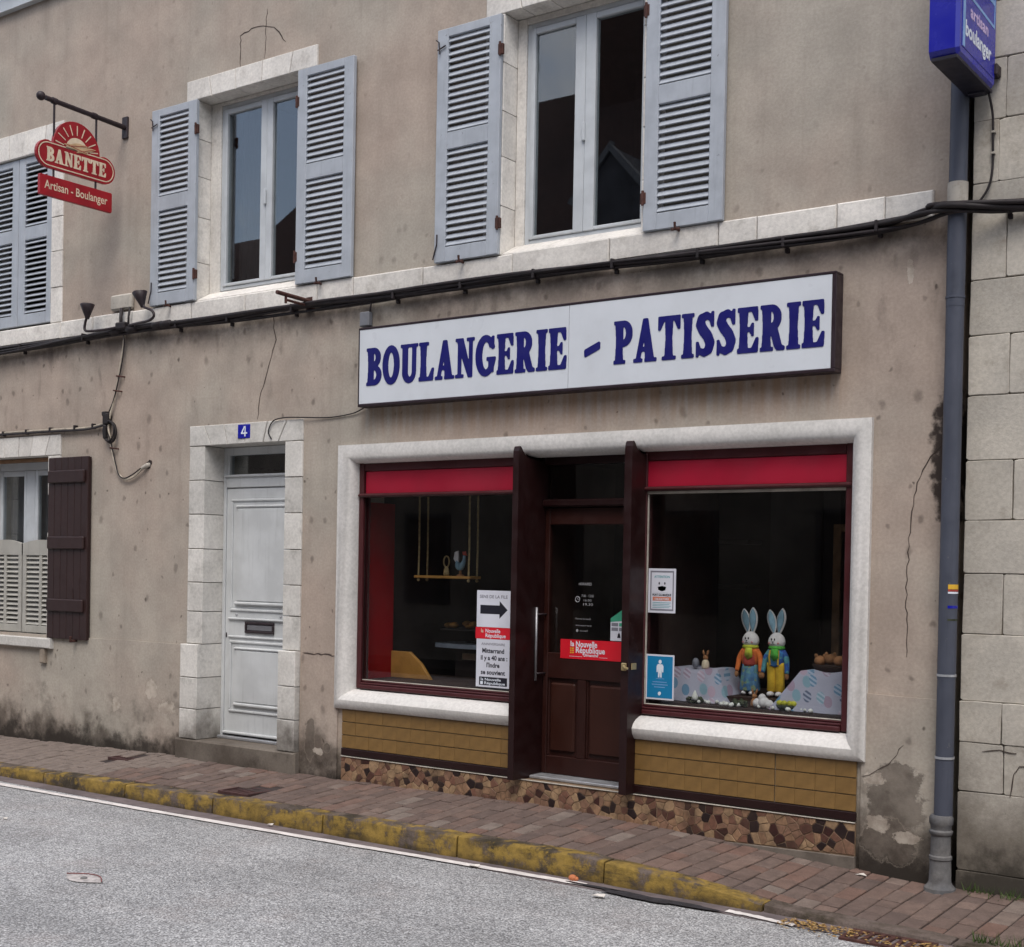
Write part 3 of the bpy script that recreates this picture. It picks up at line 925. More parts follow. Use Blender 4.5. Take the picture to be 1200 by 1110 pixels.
def strip(cl, w, z, seed=0, n=8, jag=.006):
    r = random.Random(seed)
    pts = smooth_path([(x, y, 0) for x, y in cl], n)
    vs, fs = [], []
    for p in pts:
        vs += [(p.x, p.y - w / 2 + r.uniform(-jag, jag), z), (p.x, p.y + w / 2 + r.uniform(-jag, jag), z)]
    fs = [(2 * i, 2 * i + 2, 2 * i + 3, 2 * i + 1) for i in range(len(pts) - 1)]
    return MB().add(vs, fs)
struct("edge_line", strip([(-20, -1.2), (-9, -1.2), (-4, -1.125), (-1.5, -1.06), (0, -1.005), (.6, -.985), (1.06, -.97)], .064, -.0945), 'line')
struct("edge_line", strip([(1.93, -.975), (2.1, -.99), (2.32, -1.02)], .05, -.0945, 3), 'line')
tb = MB()
tb.add([(x, y, -.0925) for x, y in blob(1.52, -1.02, .30, .055, 26, .35, 4)], [tuple(range(26))])
tb.add([(x, y, -.0925) for x, y in blob(1.12, -.98, .16, .022, 20, .3, 8)], [tuple(range(20))])
struct("tar_patch", tb, 'tar')

# pavement: bed, kerb stones, pavers
pb = MB()
pxs = [-12 + 20 * i / 100 for i in range(101)]
pys = [0.3, 0.0, -.25, -.5, -.76]
pb.add([(x, y, zpav(x, min(y, 0)) - .009) for y in pys for x in pxs],
       [(j * 101 + i, (j + 1) * 101 + i, (j + 1) * 101 + i + 1, j * 101 + i + 1) for j in range(4) for i in range(100)])
pavement = struct("pavement", pb, 'pavebed')
kerb = struct("kerb", MB().box(-12, 8, -.84, -.76, -.5, -.13), 'mortar')
kx = [-12, -11, -10, -9, -8, -7, -6, -5, -4.02, -3.03, -2.08, -1.03, .08, 1.12, 2.08, 3.05, 4.1, 5.1, 6.1, 8]
rk = random.Random(5)
for a, b in zip(kx[:-1], kx[1:]):
    n = 8
    prof_rows = []
    dz, dy = rk.uniform(-.006, .006), rk.uniform(-.006, .006)
    mb = MB(); rows = []
    for i in range(n + 1):
        x = a + .006 + (b - a - .012) * i / n
        k = interp(x, KERB) + dz
        e = .0 if 0 < i < n else .006
        row = [(x, -.755, k - .03), (x, -.755, k - e), (x, -.855 + dy, k - .001 - e), (x, -.868 + dy, k - .006 - e), (x, -.874 + dy + e, k - .018), (x, -.885 + dy + e, -.16)]
        rows.append([(p[0], p[1], p[2] + rk.uniform(-.0025, .0025)) for p in row])
    m = len(rows[0])
    mb.add([p for r_ in rows for p in r_], [(i * m + j, i * m + j + 1, (i + 1) * m + j + 1, (i + 1) * m + j) for i in range(n) for j in range(m - 1)] + [tuple(range(m)), tuple(reversed(range(n * m, n * m + m)))])
    obj("kerb_stone", mb, 'kerby' if b < 2.2 else 'kerbg', kerb, autosmooth=40)

PW, PL = .112, .196
pm = {}
for ln in (PL, PL * .5, PL * .74, PL * 1.0):
    pm[ln] = MB().box(-PW / 2 + .0038, PW / 2 - .0038, -ln / 2 + .0034, ln / 2 - .0034, -.05, 0, .0045).mesh("paver")
    pm[ln].materials.append(M['paver'])
rp = random.Random(3)
cells = []
ncol = 0
x = -9.0
SK = 0.06                       # the courses run slightly skew to the wall
while x < 5.2:
    y = -.752
    first = rp.choice([PL, PL * .5, PL * .74])
    ln = first
    while y < -.02:
        if y + ln > .05:
            ln = PL * .5
        cx, cy = x + PW / 2, y + ln / 2
        if cy + ln / 2 < .06:
            cells.append((cx, cy, ln))
        y += ln
        ln = rp.choice([PL, PL, PL, PL * .74, PL * .5])
    x += PW
MAN = [(-3.84, -.22, .13, .10), (-2.03, -.62, .16, .13)]
camp = Vector((5, -7.2))
def in_view(cx, cy):
    return cx > -6.6 and cx < 3.5
vis, rest = [], []
for c in cells:
    if any(abs(c[0] - m_[0]) < m_[2] and abs(c[1] - m_[1]) < m_[3] for m_ in MAN):
        continue
    (vis if in_view(c[0], c[1]) else rest).append(c)
vis.sort(key=lambda c: (Vector((c[0], c[1])) - camp).length)
rest += vis[300:]
vis = vis[:300]
def paver_tf(cx, cy):
    sx = (zpav(cx + .05, cy) - zpav(cx - .05, cy)) / .1
    sy = (zpav(cx, cy + .05) - zpav(cx, cy - .05)) / .1
    return (cx + SK * (cy + .4), cy, zpav(cx, cy) + rp.uniform(-.003, .003)), (math.atan(sy) + rp.uniform(-.012, .012), -math.atan(sx) + rp.uniform(-.012, .012), -SK + rp.uniform(-.01, .01))
for cx, cy, ln in vis:
    l, r_ = paver_tf(cx, cy)
    o = place("paver", pm[ln], l, pavement, r_)
mb = MB()
for cx, cy, ln in rest:
    l, r_ = paver_tf(cx, cy)
    k0 = len(mb.v)
    mb.box(-PW / 2 + .0038, PW / 2 - .0038, -ln / 2 + .0034, ln / 2 - .0034, -.05, 0, .0045)
    from mathutils import Euler
    mt_ = Matrix.Translation(l) @ Euler(r_).to_matrix().to_4x4()
    for k1 in range(k0, len(mb.v)):
        mb.v[k1] = tuple(mt_ @ Vector(mb.v[k1]))
obj("distant_pavers", mb, 'paver', pavement, kind='stuff')

# small covers, stains and litter on the ground
def cover(cx, cy, hx, hy, label):
    t = thing("inspection_cover", label, "utility cover", (cx, cy, zpav(cx, cy)))
    z = zpav(cx, cy)
    slope = lambda x_, y_: zpav(x_, y_) - .003
    fr = MB()
    for (a, b, c, d) in ((-hx, hx, -hy, -hy + .02), (-hx, hx, hy - .02, hy), (-hx, -hx + .02, -hy + .02, hy - .02), (hx - .02, hx, -hy + .02, hy - .02)):
        fr.box(cx + a, cx + b, cy + c, cy + d, z - .05, z + .002, .002)
    obj("frame", fr, 'castiron', t)
    pl = MB().box(cx - hx + .023, cx + hx - .023, cy - hy + .023, cy + hy - .023, z - .05, z - .006, .002)
    for i in range(5):
        u = cx - hx + .05 + (2 * hx - .1) * i / 4
        pl.box(u - .006, u + .006, cy - hy + .04, cy + hy - .04, z - .0065, z - .002, .001)
    obj("plate", pl, 'castiron', t)
cover(-3.84, -.22, .125, .095, "small rusty square cover in the pavement left of the white door")
cover(-2.03, -.62, .15, .12, "dark cover set in the pavement behind the yellow kerb below the white door")
t = thing("survey_mark", "small eye shaped white mark with red edge painted on the asphalt", "road mark", (-1.06, -2.68, -.08))
def lens(cx, cy, l, h, z, n=14, up_only=False):
    ptsu = [(cx - l + 2 * l * i / n, cy + h * math.sin(math.pi * i / n)) for i in range(n + 1)]
    ptsd = [(cx + l - 2 * l * i / n, cy - h * math.sin(math.pi * i / n)) for i in range(1, n)]
    return [(x_, y_, z) for x_, y_ in ptsu + ptsd]
zr = -.0745
pts = lens(-1.06, -2.69, .15, .075, zr)
obj("white_patch", MB().add(pts, [tuple(range(len(pts)))]), 'markpaint', t)
arc = [(-1.06 - .15 + .30 * i / 14, -2.69 + .075 * math.sin(math.pi * i / 14), zr + .006) for i in range(15)]
obj("red_edge", MB().tube(arc, .0035, 5), 'redmark', t)
obj("stud", MB().ball((-1.06, -2.69, zr + .002), (.02, .02, .008), 10, 6), 'cast', t)
oz = MB().ball((.955, -.935, -.080), (.026, .020, .018), 12, 8).ball((.972, -.93, -.084), (.018, .016, .013), 10, 6)
obj("orange_peel", oz, 'orange', None, True, "crumpled orange fruit scrap lying in the gutter against the yellow kerb", "litter")
for i, (x_, y_, l_, lab) in enumerate([(.33, -1.02, .035, "white scrap of paper lying on the white edge line"), (1.27, -1.16, .04, "pale paper scrap on the asphalt near the black tar patch"), (-1.45, -.93, .025, "yellowish crumb of litter in the gutter below the white door"), (-2.9, -1.95, .02, "small pale scrap on the open asphalt at left")]):
    p = [(x_ + a * l_, y_ + b * l_, (-.0925 if y_ > -1.3 else -.088) + c) for a, b, c in ((-1, -.3, .004), (-.2, -.6, .012), (.9, -.2, .006), (.7, .5, .014), (-.6, .5, .008))]
    q = [(a, b, c - .004) for a, b, c in p]
    obj("litter_scrap", MB().add(p + q, [(0, 1, 2, 3, 4), (9, 8, 7, 6, 5)] + [(k, (k + 1) % 5, 5 + (k + 1) % 5, 5 + k) for k in range(5)]), 'litter', None, False, lab, "litter")
p = [(2.31 + a * .03, -.10 + b * .02, zpav(2.31, -.1) + .006 + c) for a, b, c in ((-1, -.3, .0), (0, -.7, .006), (1, 0, .0), (.2, .8, .008))]
obj("litter_scrap", MB().add(p + [(a, b, c - .004) for a, b, c in p], [(0, 1, 2, 3), (7, 6, 5, 4)] + [(k, (k + 1) % 4, 4 + (k + 1) % 4, 4 + k) for k in range(4)]), 'litter', None, False, "white paper scrap lying on the pavers before the downpipe", "litter")
# drain grate by the lowered kerb
t = thing("drain_grate", "rusty drain grate in the gutter at the lowered kerb", "drain", (2.78, -1.0, -.1))
fr = MB()
fr.box(2.58, 3.0, -1.10, -1.08, -.14, -.088, .003).box(2.58, 3.0, -.92, -.90, -.14, -.088, .003).box(2.58, 2.60, -1.08, -.92, -.14, -.088, .003).box(2.98, 3.0, -1.08, -.92, -.14, -.088, .003)
obj("frame", fr, 'rust', t)
bar = MB().box(-.012, .012, -.08, .08, -.02, 0, .003).mesh("bar"); bar.materials.append(M['rust'])
for i in range(7):
    place("bar", bar, (2.635 + i * .052, -1.0, -.088), t)
obj("pit", MB().box(2.601, 2.979, -1.079, -.921, -.135, -.125), 'dark', t)
rl = random.Random(8)
lv = MB()
for i in range(900):
    x_ = rl.uniform(2.25, 3.6); y_ = -.94 - abs(rl.gauss(0, .07)) - .02 * (x_ - 2.2)
    if 2.62 < x_ < 2.95 and -1.06 < y_ < -.93 and rl.random() < .8: continue
    a = rl.uniform(0, 6.28); s_ = rl.uniform(.006, .017); z_ = -.094 + rl.uniform(0, .012)
    ca, sa = math.cos(a), math.sin(a)
    q = [(x_ + ca * u * s_ - sa * v * s_, y_ + sa * u * s_ + ca * v * s_, z_ + w_ * .006) for u, v, w_ in ((-1, 0, rl.random()), (0, -.5, rl.random()), (1, 0, rl.random()), (0, .5, rl.random()))]
    lv.add(q, [(0, 1, 2), (0, 2, 3)])
obj("dead_leaves", lv, 'leafy', None, False, "dry brown leaf litter gathered round the drain in the gutter", "leaf litter", kind='stuff')
gr = MB()
for i in range(260):
    if rl.random() < .55:
        x_, y_ = rl.uniform(2.85, 3.35), -.02 - abs(rl.gauss(0, .035)); z_ = zpav(x_, y_)
    else:
        x_, y_ = rl.uniform(3.12, 3.4), rl.uniform(-.80, -.74); z_ = interp(x_, KERB)
    h_ = rl.uniform(.02, .07); a = rl.uniform(0, 6.28); b = rl.uniform(-.03, .03)
    gr.add([(x_ - .003 * math.cos(a), y_ - .003 * math.sin(a), z_), (x_ + .003 * math.cos(a), y_ + .003 * math.sin(a), z_), (x_ + b, y_ + rl.uniform(-.03, .01), z_ + h_)], [(0, 1, 2)])
obj("weeds", gr, 'grass', None, False, "thin green weeds at the foot of the stone wall by the downpipe", "weeds", kind='stuff')

# ------------------------------------------------------------------ the bakery house
house = thing("bakery_house", "beige rendered two storey house with bakery shopfront and blue grey shutters", "house", (-1.5, 0, 0))
HOLES = [(-6.33, -5.19, 3.66, 5.33), (-3.41, -2.17, 3.66, 5.41), (-.37, .82, 3.66, 5.41), (-3.26, -2.24, .15, 2.64), (-6.40, -5.19, .90, 2.64),
         (-1.66, -.08, .68, 2.44), (-.08, .78, .22, 2.44), (.78, 2.21, .68, 2.44)]
X0, X1, Z0, Z1 = -9.5, 2.735, -.4, 6.75
gx = sorted({X0, X1} | {h[0] for h in HOLES} | {h[1] for h in HOLES})
gz = sorted({Z0, Z1} | {h[2] for h in HOLES} | {h[3] for h in HOLES})
wm = MB()
for a, b in zip(gx[:-1], gx[1:]):
    for c, d in zip(gz[:-1], gz[1:]):
        mx, mz = (a + b) / 2, (c + d) / 2
        if any(h[0] < mx < h[1] and h[2] < mz < h[3] for h in HOLES):
            continue
        wm.add([(a, 0, c), (b, 0, c), (b, 0, d), (a, 0, d)], [(0, 1, 2, 3)])
for h in HOLES:
    a, b, c, d = h
    e = .4
    wm.add([(a, 0, c), (b, 0, c), (b, 0, d), (a, 0, d), (a, e, c), (b, e, c), (b, e, d), (a, e, d)], [(0, 4, 5, 1), (3, 2, 6, 7), (0, 3, 7, 4), (1, 5, 6, 2)])
wm.add([(X1, 0, Z0), (X1, 8, Z0), (X1, 8, Z1), (X1, 0, Z1)], [(0, 1, 2, 3)])
wm.add([(X0, 0, Z0), (X0, 8, Z0), (X0, 8, Z1), (X0, 0, Z1)], [(0, 1, 2, 3)])
wm.add([(X0, 8, Z0), (X1, 8, Z0), (X1, 8, Z1), (X0, 8, Z1)], [(0, 1, 2, 3)])
obj("wall", wm, 'wall', house)
# base course a little proud of the wall
for a, b in ((-9.5, -3.40), (-2.10, -1.72), (2.262, 2.70)):
    pl = MB()
    n = max(2, int((b - a) / .25)); rz = random.Random(int(a * 10))
    top = [(a + (b - a) * i / n, .985 + rz.uniform(-.004, .004)) for i in range(n + 1)]
    poly = [(a, -.4)] + [(b, -.4)] + list(reversed(top))
    pl.prism(poly, -.014, .01)
    obj("base_course", pl, 'wall', house)
eav = MB().prism([(0.02, 6.617), (-.058, 6.617), (-.06, 6.80), (-.16, 6.86), (-.16, 6.95), (.02, 6.95)], -9.6, 2.75, axis='x')
obj("eaves_cornice", eav, 'pvc', house)
ro = MB().prism([(-.20, 6.95), (-.20, 7.0), (4.0, 9.6), (8.3, 7.0), (8.3, 6.95)], -9.6, 2.76, axis='x')
obj("roof", ro, 'slate', house)

def blk(poly, yf=-.014, yb=.26, mat='cornice', name="stone_block", c=.004, j=.003):
    p = inset(poly, j) if j else poly
    return obj(name, MB().prism(p, yf, yb, c), mat, house)
def rect(a, b, c, d): return [(a, c), (b, c), (b, d), (a, d)]

rs = random.Random(21)
# string course
x = -9.5
joints = [-9.5, -8.7, -7.9, -6.95, -6.1, -5.07, -4.62, -4.1, -3.37, -2.75, -1.98, -1.62, -.97, -.2, .55, 1.31, 1.56, 2.05, 2.33, 2.60]
for a, b in zip(joints[:-1], joints[1:]):
    blk(rect(a, b, 3.585 + rs.uniform(-.006, .004), 3.737 + rs.uniform(-.004, .004)), -.03 + rs.uniform(-.003, .003), .03, c=.008, j=.0025)
# window surrounds
def surround(xl, xr, zb, zt, wl, wr, lh, nb, lx0, lx1, nv, mat='cornice', slant=.03, yb=.26, lower=None, yf=-.014):
    hs = [zb]
    for i in range(nb):
        hs.append(hs[-1] + (zt - zb) / nb * rs.uniform(.9, 1.1))
    k = (zt - zb) / (hs[-1] - zb)
    hs = [zb + (h - zb) * k for h in hs]
    for i in range(nb):
        low = lower is not None and hs[i] + .05 < lower
        f_ = yf - .045 if low else yf
        ex = .055 if low else 0
        blk(rect(xl - wl - ex * .4, xl, hs[i], hs[i + 1]), f_ + rs.uniform(-.003, .003), yb, mat)
        blk(rect(xr, xr + wr, hs[i], hs[i + 1]), f_ + rs.uniform(-.003, .003), yb, mat)
    vx = [lx0 + (lx1 - lx0) * i / nv + (rs.uniform(-.02, .02) if 0 < i < nv else 0) for i in range(nv + 1)]
    for i in range(nv):
        sl0 = 0 if i == 0 else slant * (2 * i / nv - 1)
        sl1 = 0 if i == nv - 1 else slant * (2 * (i + 1) / nv - 1)
        blk([(vx[i] - sl0, zt), (vx[i + 1] - sl1, zt), (vx[i + 1] + sl1, zt + lh), (vx[i] + sl0, zt + lh)], yf - .001 + rs.uniform(-.003, .003), yb, mat)
surround(-3.345, -2.222, 3.737, 5.343, .125, .125, .165, 5, -3.47, -2.025, 5)
surround(-.305, .765, 3.737, 5.343, .16, .16, .165, 5, -.466, .86, 5)
surround(-6.27, -5.245, 3.737, 5.275, .17, .17, .225, 5, -6.44, -5.075, 5)
surround(-6.32, -5.24, .962, 2.57, .18, .18, .185, 5, -6.5, -5.06, 7, slant=.05)
surround(-3.195, -2.30, .24, 2.577, .185, .187, .165, 9, -3.38, -2.113, 6, 'jamb', .07, .30, .97)
# door step
M['step'] = stone_material('stained_step_stone', lin(118, 110, 101), lin(86, 78, 70), 0.85, lin(58, 51, 45), False, 3.0)
obj("doorstep", MB().prism(rect(-3.45, -2.10, -.1, .238), -.065, .5, .012), 'step', house)
# ground floor window sill
obj("window_sill", MB().prism(rect(-6.46, -5.125, .868, .958), -.06, .3, .008), 'jamb', house)
obj("sill_bracket", MB().prism(rect(-5.285, -5.215, .735, .866), -.05, .02, .008), 'pstain', house)

# sloping stone sills of the upper windows
for a, b in ((-3.344, -2.223), (-.304, .764)):
    obj("window_sill", MB().prism([(-.012, 3.66), (-.012, 3.742), (.15, 3.828), (.4, 3.828), (.4, 3.66)], a, b, axis='x'), 'cornice', house)

# upper windows
def upper_window(xa, xb, m0, m1, zb, zt, y):
    f = MB()
    e = .035
    f.box(xa, xa + e, y, y + .06, zb, zt, .004).box(xb - e, xb, y, y + .06, zb, zt, .004)
    f.box(xa + e, xb - e, y, y + .06, zt - e, zt, .004).box(xa + e, xb - e, y, y + .06, zb, zb + .03, .004)
    w = obj("window", f, 'pvc', house)
    mc = (m0 + m1) / 2
    for a, b in ((xa + e, mc), (mc, xb - e)):
        s_ = MB(); sw = .04
        lw = .036 if a < mc - .1 else (m1 - mc); rw = (mc - m0) if b < mc + .01 else .036
        s_.box(a + .001, a + lw, y - .012, y + .045, zb + .031, zt - e - .001, .005).box(b - rw, b - .001, y - .012, y + .045, zb + .031, zt - e - .001, .005)
        s_.box(a + lw, b - rw, y - .011, y + .045, zb + .032, zb + .056, .005).box(a + lw, b - rw, y - .011, y + .045, zt - e - .042, zt - e - .002, .005)
        obj("sash", s_, 'pvc', w)
        obj("pane", MB().box(a + lw - .004, b - rw + .004, y + .012, y + .017, zb + .052, zt - e - .038), 'glass', w)
    obj("handle", MB().box(mc - .012, mc + .012, y - .03, y - .012, (zb + zt) / 2 - .12, (zb + zt) / 2, .004), 'pvc', w)
upper_window(-3.228, -2.224, -2.773, -2.644, 3.834, 5.315, .15)
upper_window(-.231, .740, .160, .319, 3.824, 5.300, .15)
for xa_, xf_, xe_, zt_ in ((-3.344, -3.229, -2.223, 5.316), (-.304, -.232, .764, 5.301)):
    obj("rebate_stone", MB().box(xa_, xf_, .138, .27, 3.80, 5.342, .003), 'cornice', house)
    obj("rebate_stone", MB().box(xf_ + .001, xe_, .140, .27, zt_, 5.342, .002), 'cornice', house)
    if xe_ > 0:
        obj("rebate_stone", MB().box(.741, xe_, .139, .27, 3.80, zt_ - .001, .003), 'cornice', house)
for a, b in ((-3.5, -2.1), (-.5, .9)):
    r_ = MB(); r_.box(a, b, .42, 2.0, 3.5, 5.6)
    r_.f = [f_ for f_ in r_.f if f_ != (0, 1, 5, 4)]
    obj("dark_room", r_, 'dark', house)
cu = MB()
for i in range(28):
    xx = -3.3 + i * .012
    cu.add([(xx + .08, .34 + .012 * math.sin(i * 1.3), 3.86), (xx + .092, .34 + .012 * math.sin((i + 1) * 1.3), 3.86), (xx + .092, .34 + .012 * math.sin((i + 1) * 1.3), 5.33), (xx + .08, .34 + .012 * math.sin(i * 1.3), 5.33)], [(0, 1, 2, 3)])
obj("curtain", cu, 'dim', house, True)

# louvred shutters
SW, SH = .545, 1.598
def slat_mesh(w, flip):
    d, th, a = (.036, .007, R(58)) if flip else (.038, .006, R(46))
    s = 1
    pts = []
    for u, v in ((-d / 2, -th / 2), (d / 2, -th / 2), (d / 2, th / 2), (-d / 2, th / 2)):
        pts.append((u * math.cos(a) - v * math.sin(a), s * (u * math.sin(a) + v * math.cos(a))))
    me = MB().prism(pts, 0, w, axis='x').mesh("slat")
    me.materials.append(M['shutter'])
    return me
def shutter(x0, z0, w, h, y, flip, hinge_side, hooks=True):
    """y: front face"""
    st, tr, mr_, br, dp = .095, .058, .115, .10, .034
    zm0 = z0 + .765; 
    f = MB()
    f.box(x0, x0 + st, y, y + dp, z0, z0 + h, .004).box(x0 + w - st, x0 + w, y, y + dp, z0, z0 + h, .004)
    for a, b in ((z0, z0 + br), (zm0, zm0 + mr_), (z0 + h - tr, z0 + h)):
        f.box(x0 + st, x0 + w - st, y + .001, y + dp - .001, a, b, .003)
    s = obj("shutter", f, 'shutter', house)
    sm = slat_mesh(w - 2 * st - .002, flip)
    for a, b in ((z0 + br, zm0), (zm0 + mr_, z0 + h - tr)):
        n = int((b - a) / .0448)
        for i in range(n):
            place("slat", sm, (x0 + st + .001, y + dp / 2 - .001, a + (b - a) * (i + .5) / n), s, (rs.uniform(-.03, .03), 0, 0))
    hx = x0 + w if hinge_side > 0 else x0
    for zz in (z0 + .22, z0 + h - .22):
        obj("hinge", MB().box(hx - .02, hx + .02, y - .004, y + .02, zz - .05, zz + .02, .003).tube([(hx, y - .006, zz - .06), (hx, y - .006, zz + .03)], .009, 8), 'rust', s)
    if hooks:
        fx = x0 + .03 if hinge_side > 0 else x0 + w - .03
        if hinge_side > 0:
            obj("latch", MB().tube([(fx - .03, y - .012, z0 + h - .07), (fx - .005, y - .014, z0 + h - .09), (fx + .002, y - .014, z0 + h - .17)], .005, 6).tube([(fx - .02, y - .010, z0 + h - .14), (fx + .05, y - .010, z0 + h - .12)], .005, 6), 'iron', s)
            obj("latch", MB().tube([(fx, y - .008, z0 + .19), (fx + .002, y - .012, z0 + .12), (fx - .03, y - .012, z0 + .02)], .005, 6), 'iron', s)
        obj("shutter_hook", MB().tube([(x0 + w * .45, y + .02, z0 - .02), (x0 + w * .45, y - .03, z0 - .018), (x0 + w * .45, y - .035, z0 + .02)], .008, 6).box(x0 + w * .45 - .03, x0 + w * .45 + .03, y - .03, y - .018, z0 - .028, z0 - .012, .003), 'rust', s)
    return s
shutter(-3.853, 3.742, .541, 1.592, -.05, True, 1)
shutter(-2.190, 3.740, .564, 1.592, -.05, True, -1)
shutter(-.852, 3.740, .540, 1.592, -.05, True, 1)
shutter(.803, 3.738, .543, 1.592, -.05, True, -1)
shutter(-6.255, 3.762, .487, 1.508, .012, False, -1, False)
shutter(-5.762, 3.762, .512, 1.508, .012, False, 1, False)

# ground floor window on the far left with half height louvres and a dark plank shutter
f = MB()
ya = .19
f.box(-6.315, -6.26, ya, ya + .05, .97, 2.555, .004).box(-5.30, -5.245, ya, ya + .05, .97, 2.555, .004).box(-6.26, -5.30, ya, ya + .05, 2.47, 2.555, .004).box(-6.26, -5.30, ya, ya + .05, .97, 1.03, .004)
f.box(-5.845, -5.715, ya - .006, ya + .045, 1.03, 2.47, .006)
w3 = obj("window", f, 'pvc', house)
for a, b in ((-6.26, -5.845), (-5.715, -5.30)):
    obj("sash", MB().box(a + .002, a + .042, ya - .004, ya + .04, 1.031, 2.469, .004).box(b - .042, b - .002, ya - .004, ya + .04, 1.031, 2.469, .004).box(a + .042, b - .042, ya - .003, ya + .04, 2.42, 2.468, .004), 'pvc', w3)
    obj("pane", MB().box(a + .04, b - .04, ya + .012, ya + .017, 1.03, 2.43), 'glass', w3)
obj("lintel_strip", MB().box(-6.315, -5.245, .10, .18, 2.54, 2.568, .003), 'oldwood', w3)
cu = MB()
n = 90
for i in range(n):
    xx0, xx1 = -6.25 + .95 * i / n, -6.25 + .95 * (i + 1) / n
    y0_, y1_ = .30 + .018 * math.sin(i * .9), .30 + .018 * math.sin((i + 1) * .9)
    cu.add([(xx0, y0_, 1.0), (xx1, y1_, 1.0), (xx1, y1_, 2.5), (xx0, y0_, 2.5)], [(0, 1, 2, 3)])
M['curtain'] = plain("grey_net_curtain", lin(104, 104, 108), 0.9, 0.15, 6, 0, 0.2)
obj("curtain", cu, 'curtain', w3, True)
hv = MB()
ztop = lambda x_: 1.80 + .035 * math.cos((x_ + 5.78) / .53 * math.pi / 2 * 1.0)
yb_ = .11
for a, b in ((-6.31, -5.80), (-5.78, -5.25)):
    hv = MB()
    mid = (a + b) / 2
    hv.box(a, a + .05, yb_, yb_ + .03, .985, 1.80, .003).box(b - .05, b, yb_, yb_ + .03, .985, 1.80, .003).box(a + .05, b - .05, yb_ + .001, yb_ + .029, .985, 1.05, .003)
    hv.box(mid - .02, mid + .02, yb_ + .001, yb_ + .03, 1.05, 1.70, .003)
    n = 10
    top = [(a + (b - a) * i / n, 1.795 + .035 * math.sin(math.pi * i / n)) for i in range(n + 1)]
    hv.prism([(a, 1.69), (b, 1.69)] + list(reversed(top)), yb_ - .001, yb_ + .031)
    s = obj("half_shutter", hv, 'halfpaint', house)
    for q0, q1 in ((a + .05, mid - .02), (mid + .02, b - .05)):
        sm = slat_mesh(q1 - q0 - .002, False); sm.materials.clear(); sm.materials.append(M['halfpaint'])
        for i in range(15):
            place("slat", sm, (q0 + .001, yb_ + .016, 1.05 + .64 * (i + .5) / 15), s)
fx = MB()
ps = obj("plank_shutter", MB().box(-5.192, -4.632, -.024, -.010, .965, 2.540), 'brownwood', house)
n = 6
for i in range(n):
    a = -5.192 + .56 * i / n
    obj("plank", MB().box(a + .0015, a + .56 / n - .0015, -.044, -.022, .962, 2.545, .004), 'brownwood', ps)
for zz in (1.20, 1.745, 2.32):
    obj("batten", MB().box(-5.175, -4.665, -.066, -.042, zz, zz + .11, .008), 'brownwood', ps)
obj("shutter_stop", MB().tube([(-4.80, .0, .955), (-4.80, -.08, .95), (-4.79, -.085, .99)], .012, 6), 'rust', ps)
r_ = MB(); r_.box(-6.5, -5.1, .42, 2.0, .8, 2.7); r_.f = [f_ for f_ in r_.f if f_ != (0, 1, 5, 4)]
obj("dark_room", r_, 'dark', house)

# white house door
y = .2
f = MB()
f.box(-3.197, -3.165, y - .01, y + .06, .24, 2.577, .004).box(-2.335, -2.30, y - .01, y + .06, .24, 2.577, .004)
f.box(-3.165, -2.335, y - .01, y + .06, 2.515, 2.577, .004).box(-3.165, -2.335, y - .012, y + .06, 2.255, 2.345, .005)
f.box(-3.165, -3.135, y - .004, y + .05, 2.345, 2.515, .003).box(-2.365, -2.335, y - .004, y + .05, 2.345, 2.515, .003)
f.box(-3.165, -2.335, y - .03, y - .008, 2.340, 2.358, .003)
dr = obj("house_door", f, 'door', house)
obj("pane", MB().box(-3.137, -2.363, y + .02, y + .025, 2.346, 2.516), 'glass', dr)
lf = MB()
lf.box(-3.163, -2.337, y + .0, y + .045, .275, 2.25, .004)
for a, b, c, d in ((-3.105, -2.395, 1.265, 2.165), (-3.105, -2.395, .455, 1.03)):
    for (q0, q1, r0, r1) in ((a, b, c, c + .022), (a, b, d - .022, d), (a, a + .022, c + .022, d - .022), (b - .022, b, c + .022, d - .022)):
        lf.box(q0, q1, y - .012, y + .002, r0, r1, .006)
    lf.box(a + .075, b - .075, y - .016, y + .002, c + .08, d - .075, .014)
    lf.box(a + .06, b - .06, y - .024, y + .002, c + .05, c + .078, .009)
    lf.box(a + .06, b - .06, y - .022, y + .002, d - .073, d - .05, .009)
lf.box(-3.12, -2.38, y - .018, y + .002, 1.195, 1.215, .007).box(-3.12, -2.38, y - .012, y + .002, 1.05, 1.07, .006)
lf.box(-3.165, -2.335, y - .022, y + .002, .275, .30, .008)
obj("door_leaf", lf, 'door', dr)
lb = MB()
for (q0, q1, r0, r1) in ((-2.925, -2.60, 1.165, 1.185), (-2.925, -2.60, 1.095, 1.115), (-2.925, -2.905, 1.115, 1.165), (-2.62, -2.60, 1.115, 1.165)):
    lb.box(q0, q1, y - .016, y + .002, r0, r1, .004)
obj("letter_slot", lb, 'iron', dr)
obj("letter_flap", MB().box(-2.903, -2.622, y - .01, y + .002, 1.117, 1.163, .004), 'steel', dr)
for a in (-3.03, -2.53):
    obj("rivet", MB().ball((a, y - .003, 1.238), .010, 8, 6), 'alu', dr)
obj("keyhole", MB().box(-3.152, -3.140, y - .006, y + .002, 1.05, 1.09, .003), 'iron', dr)
obj("threshold", MB().box(-3.19, -2.305, y - .05, y + .05, .239, .262, .004), 'alu', dr)
obj("door_gap", MB().box(-3.165, -2.335, y + .01, y + .06, .262, .276), 'dark', dr)
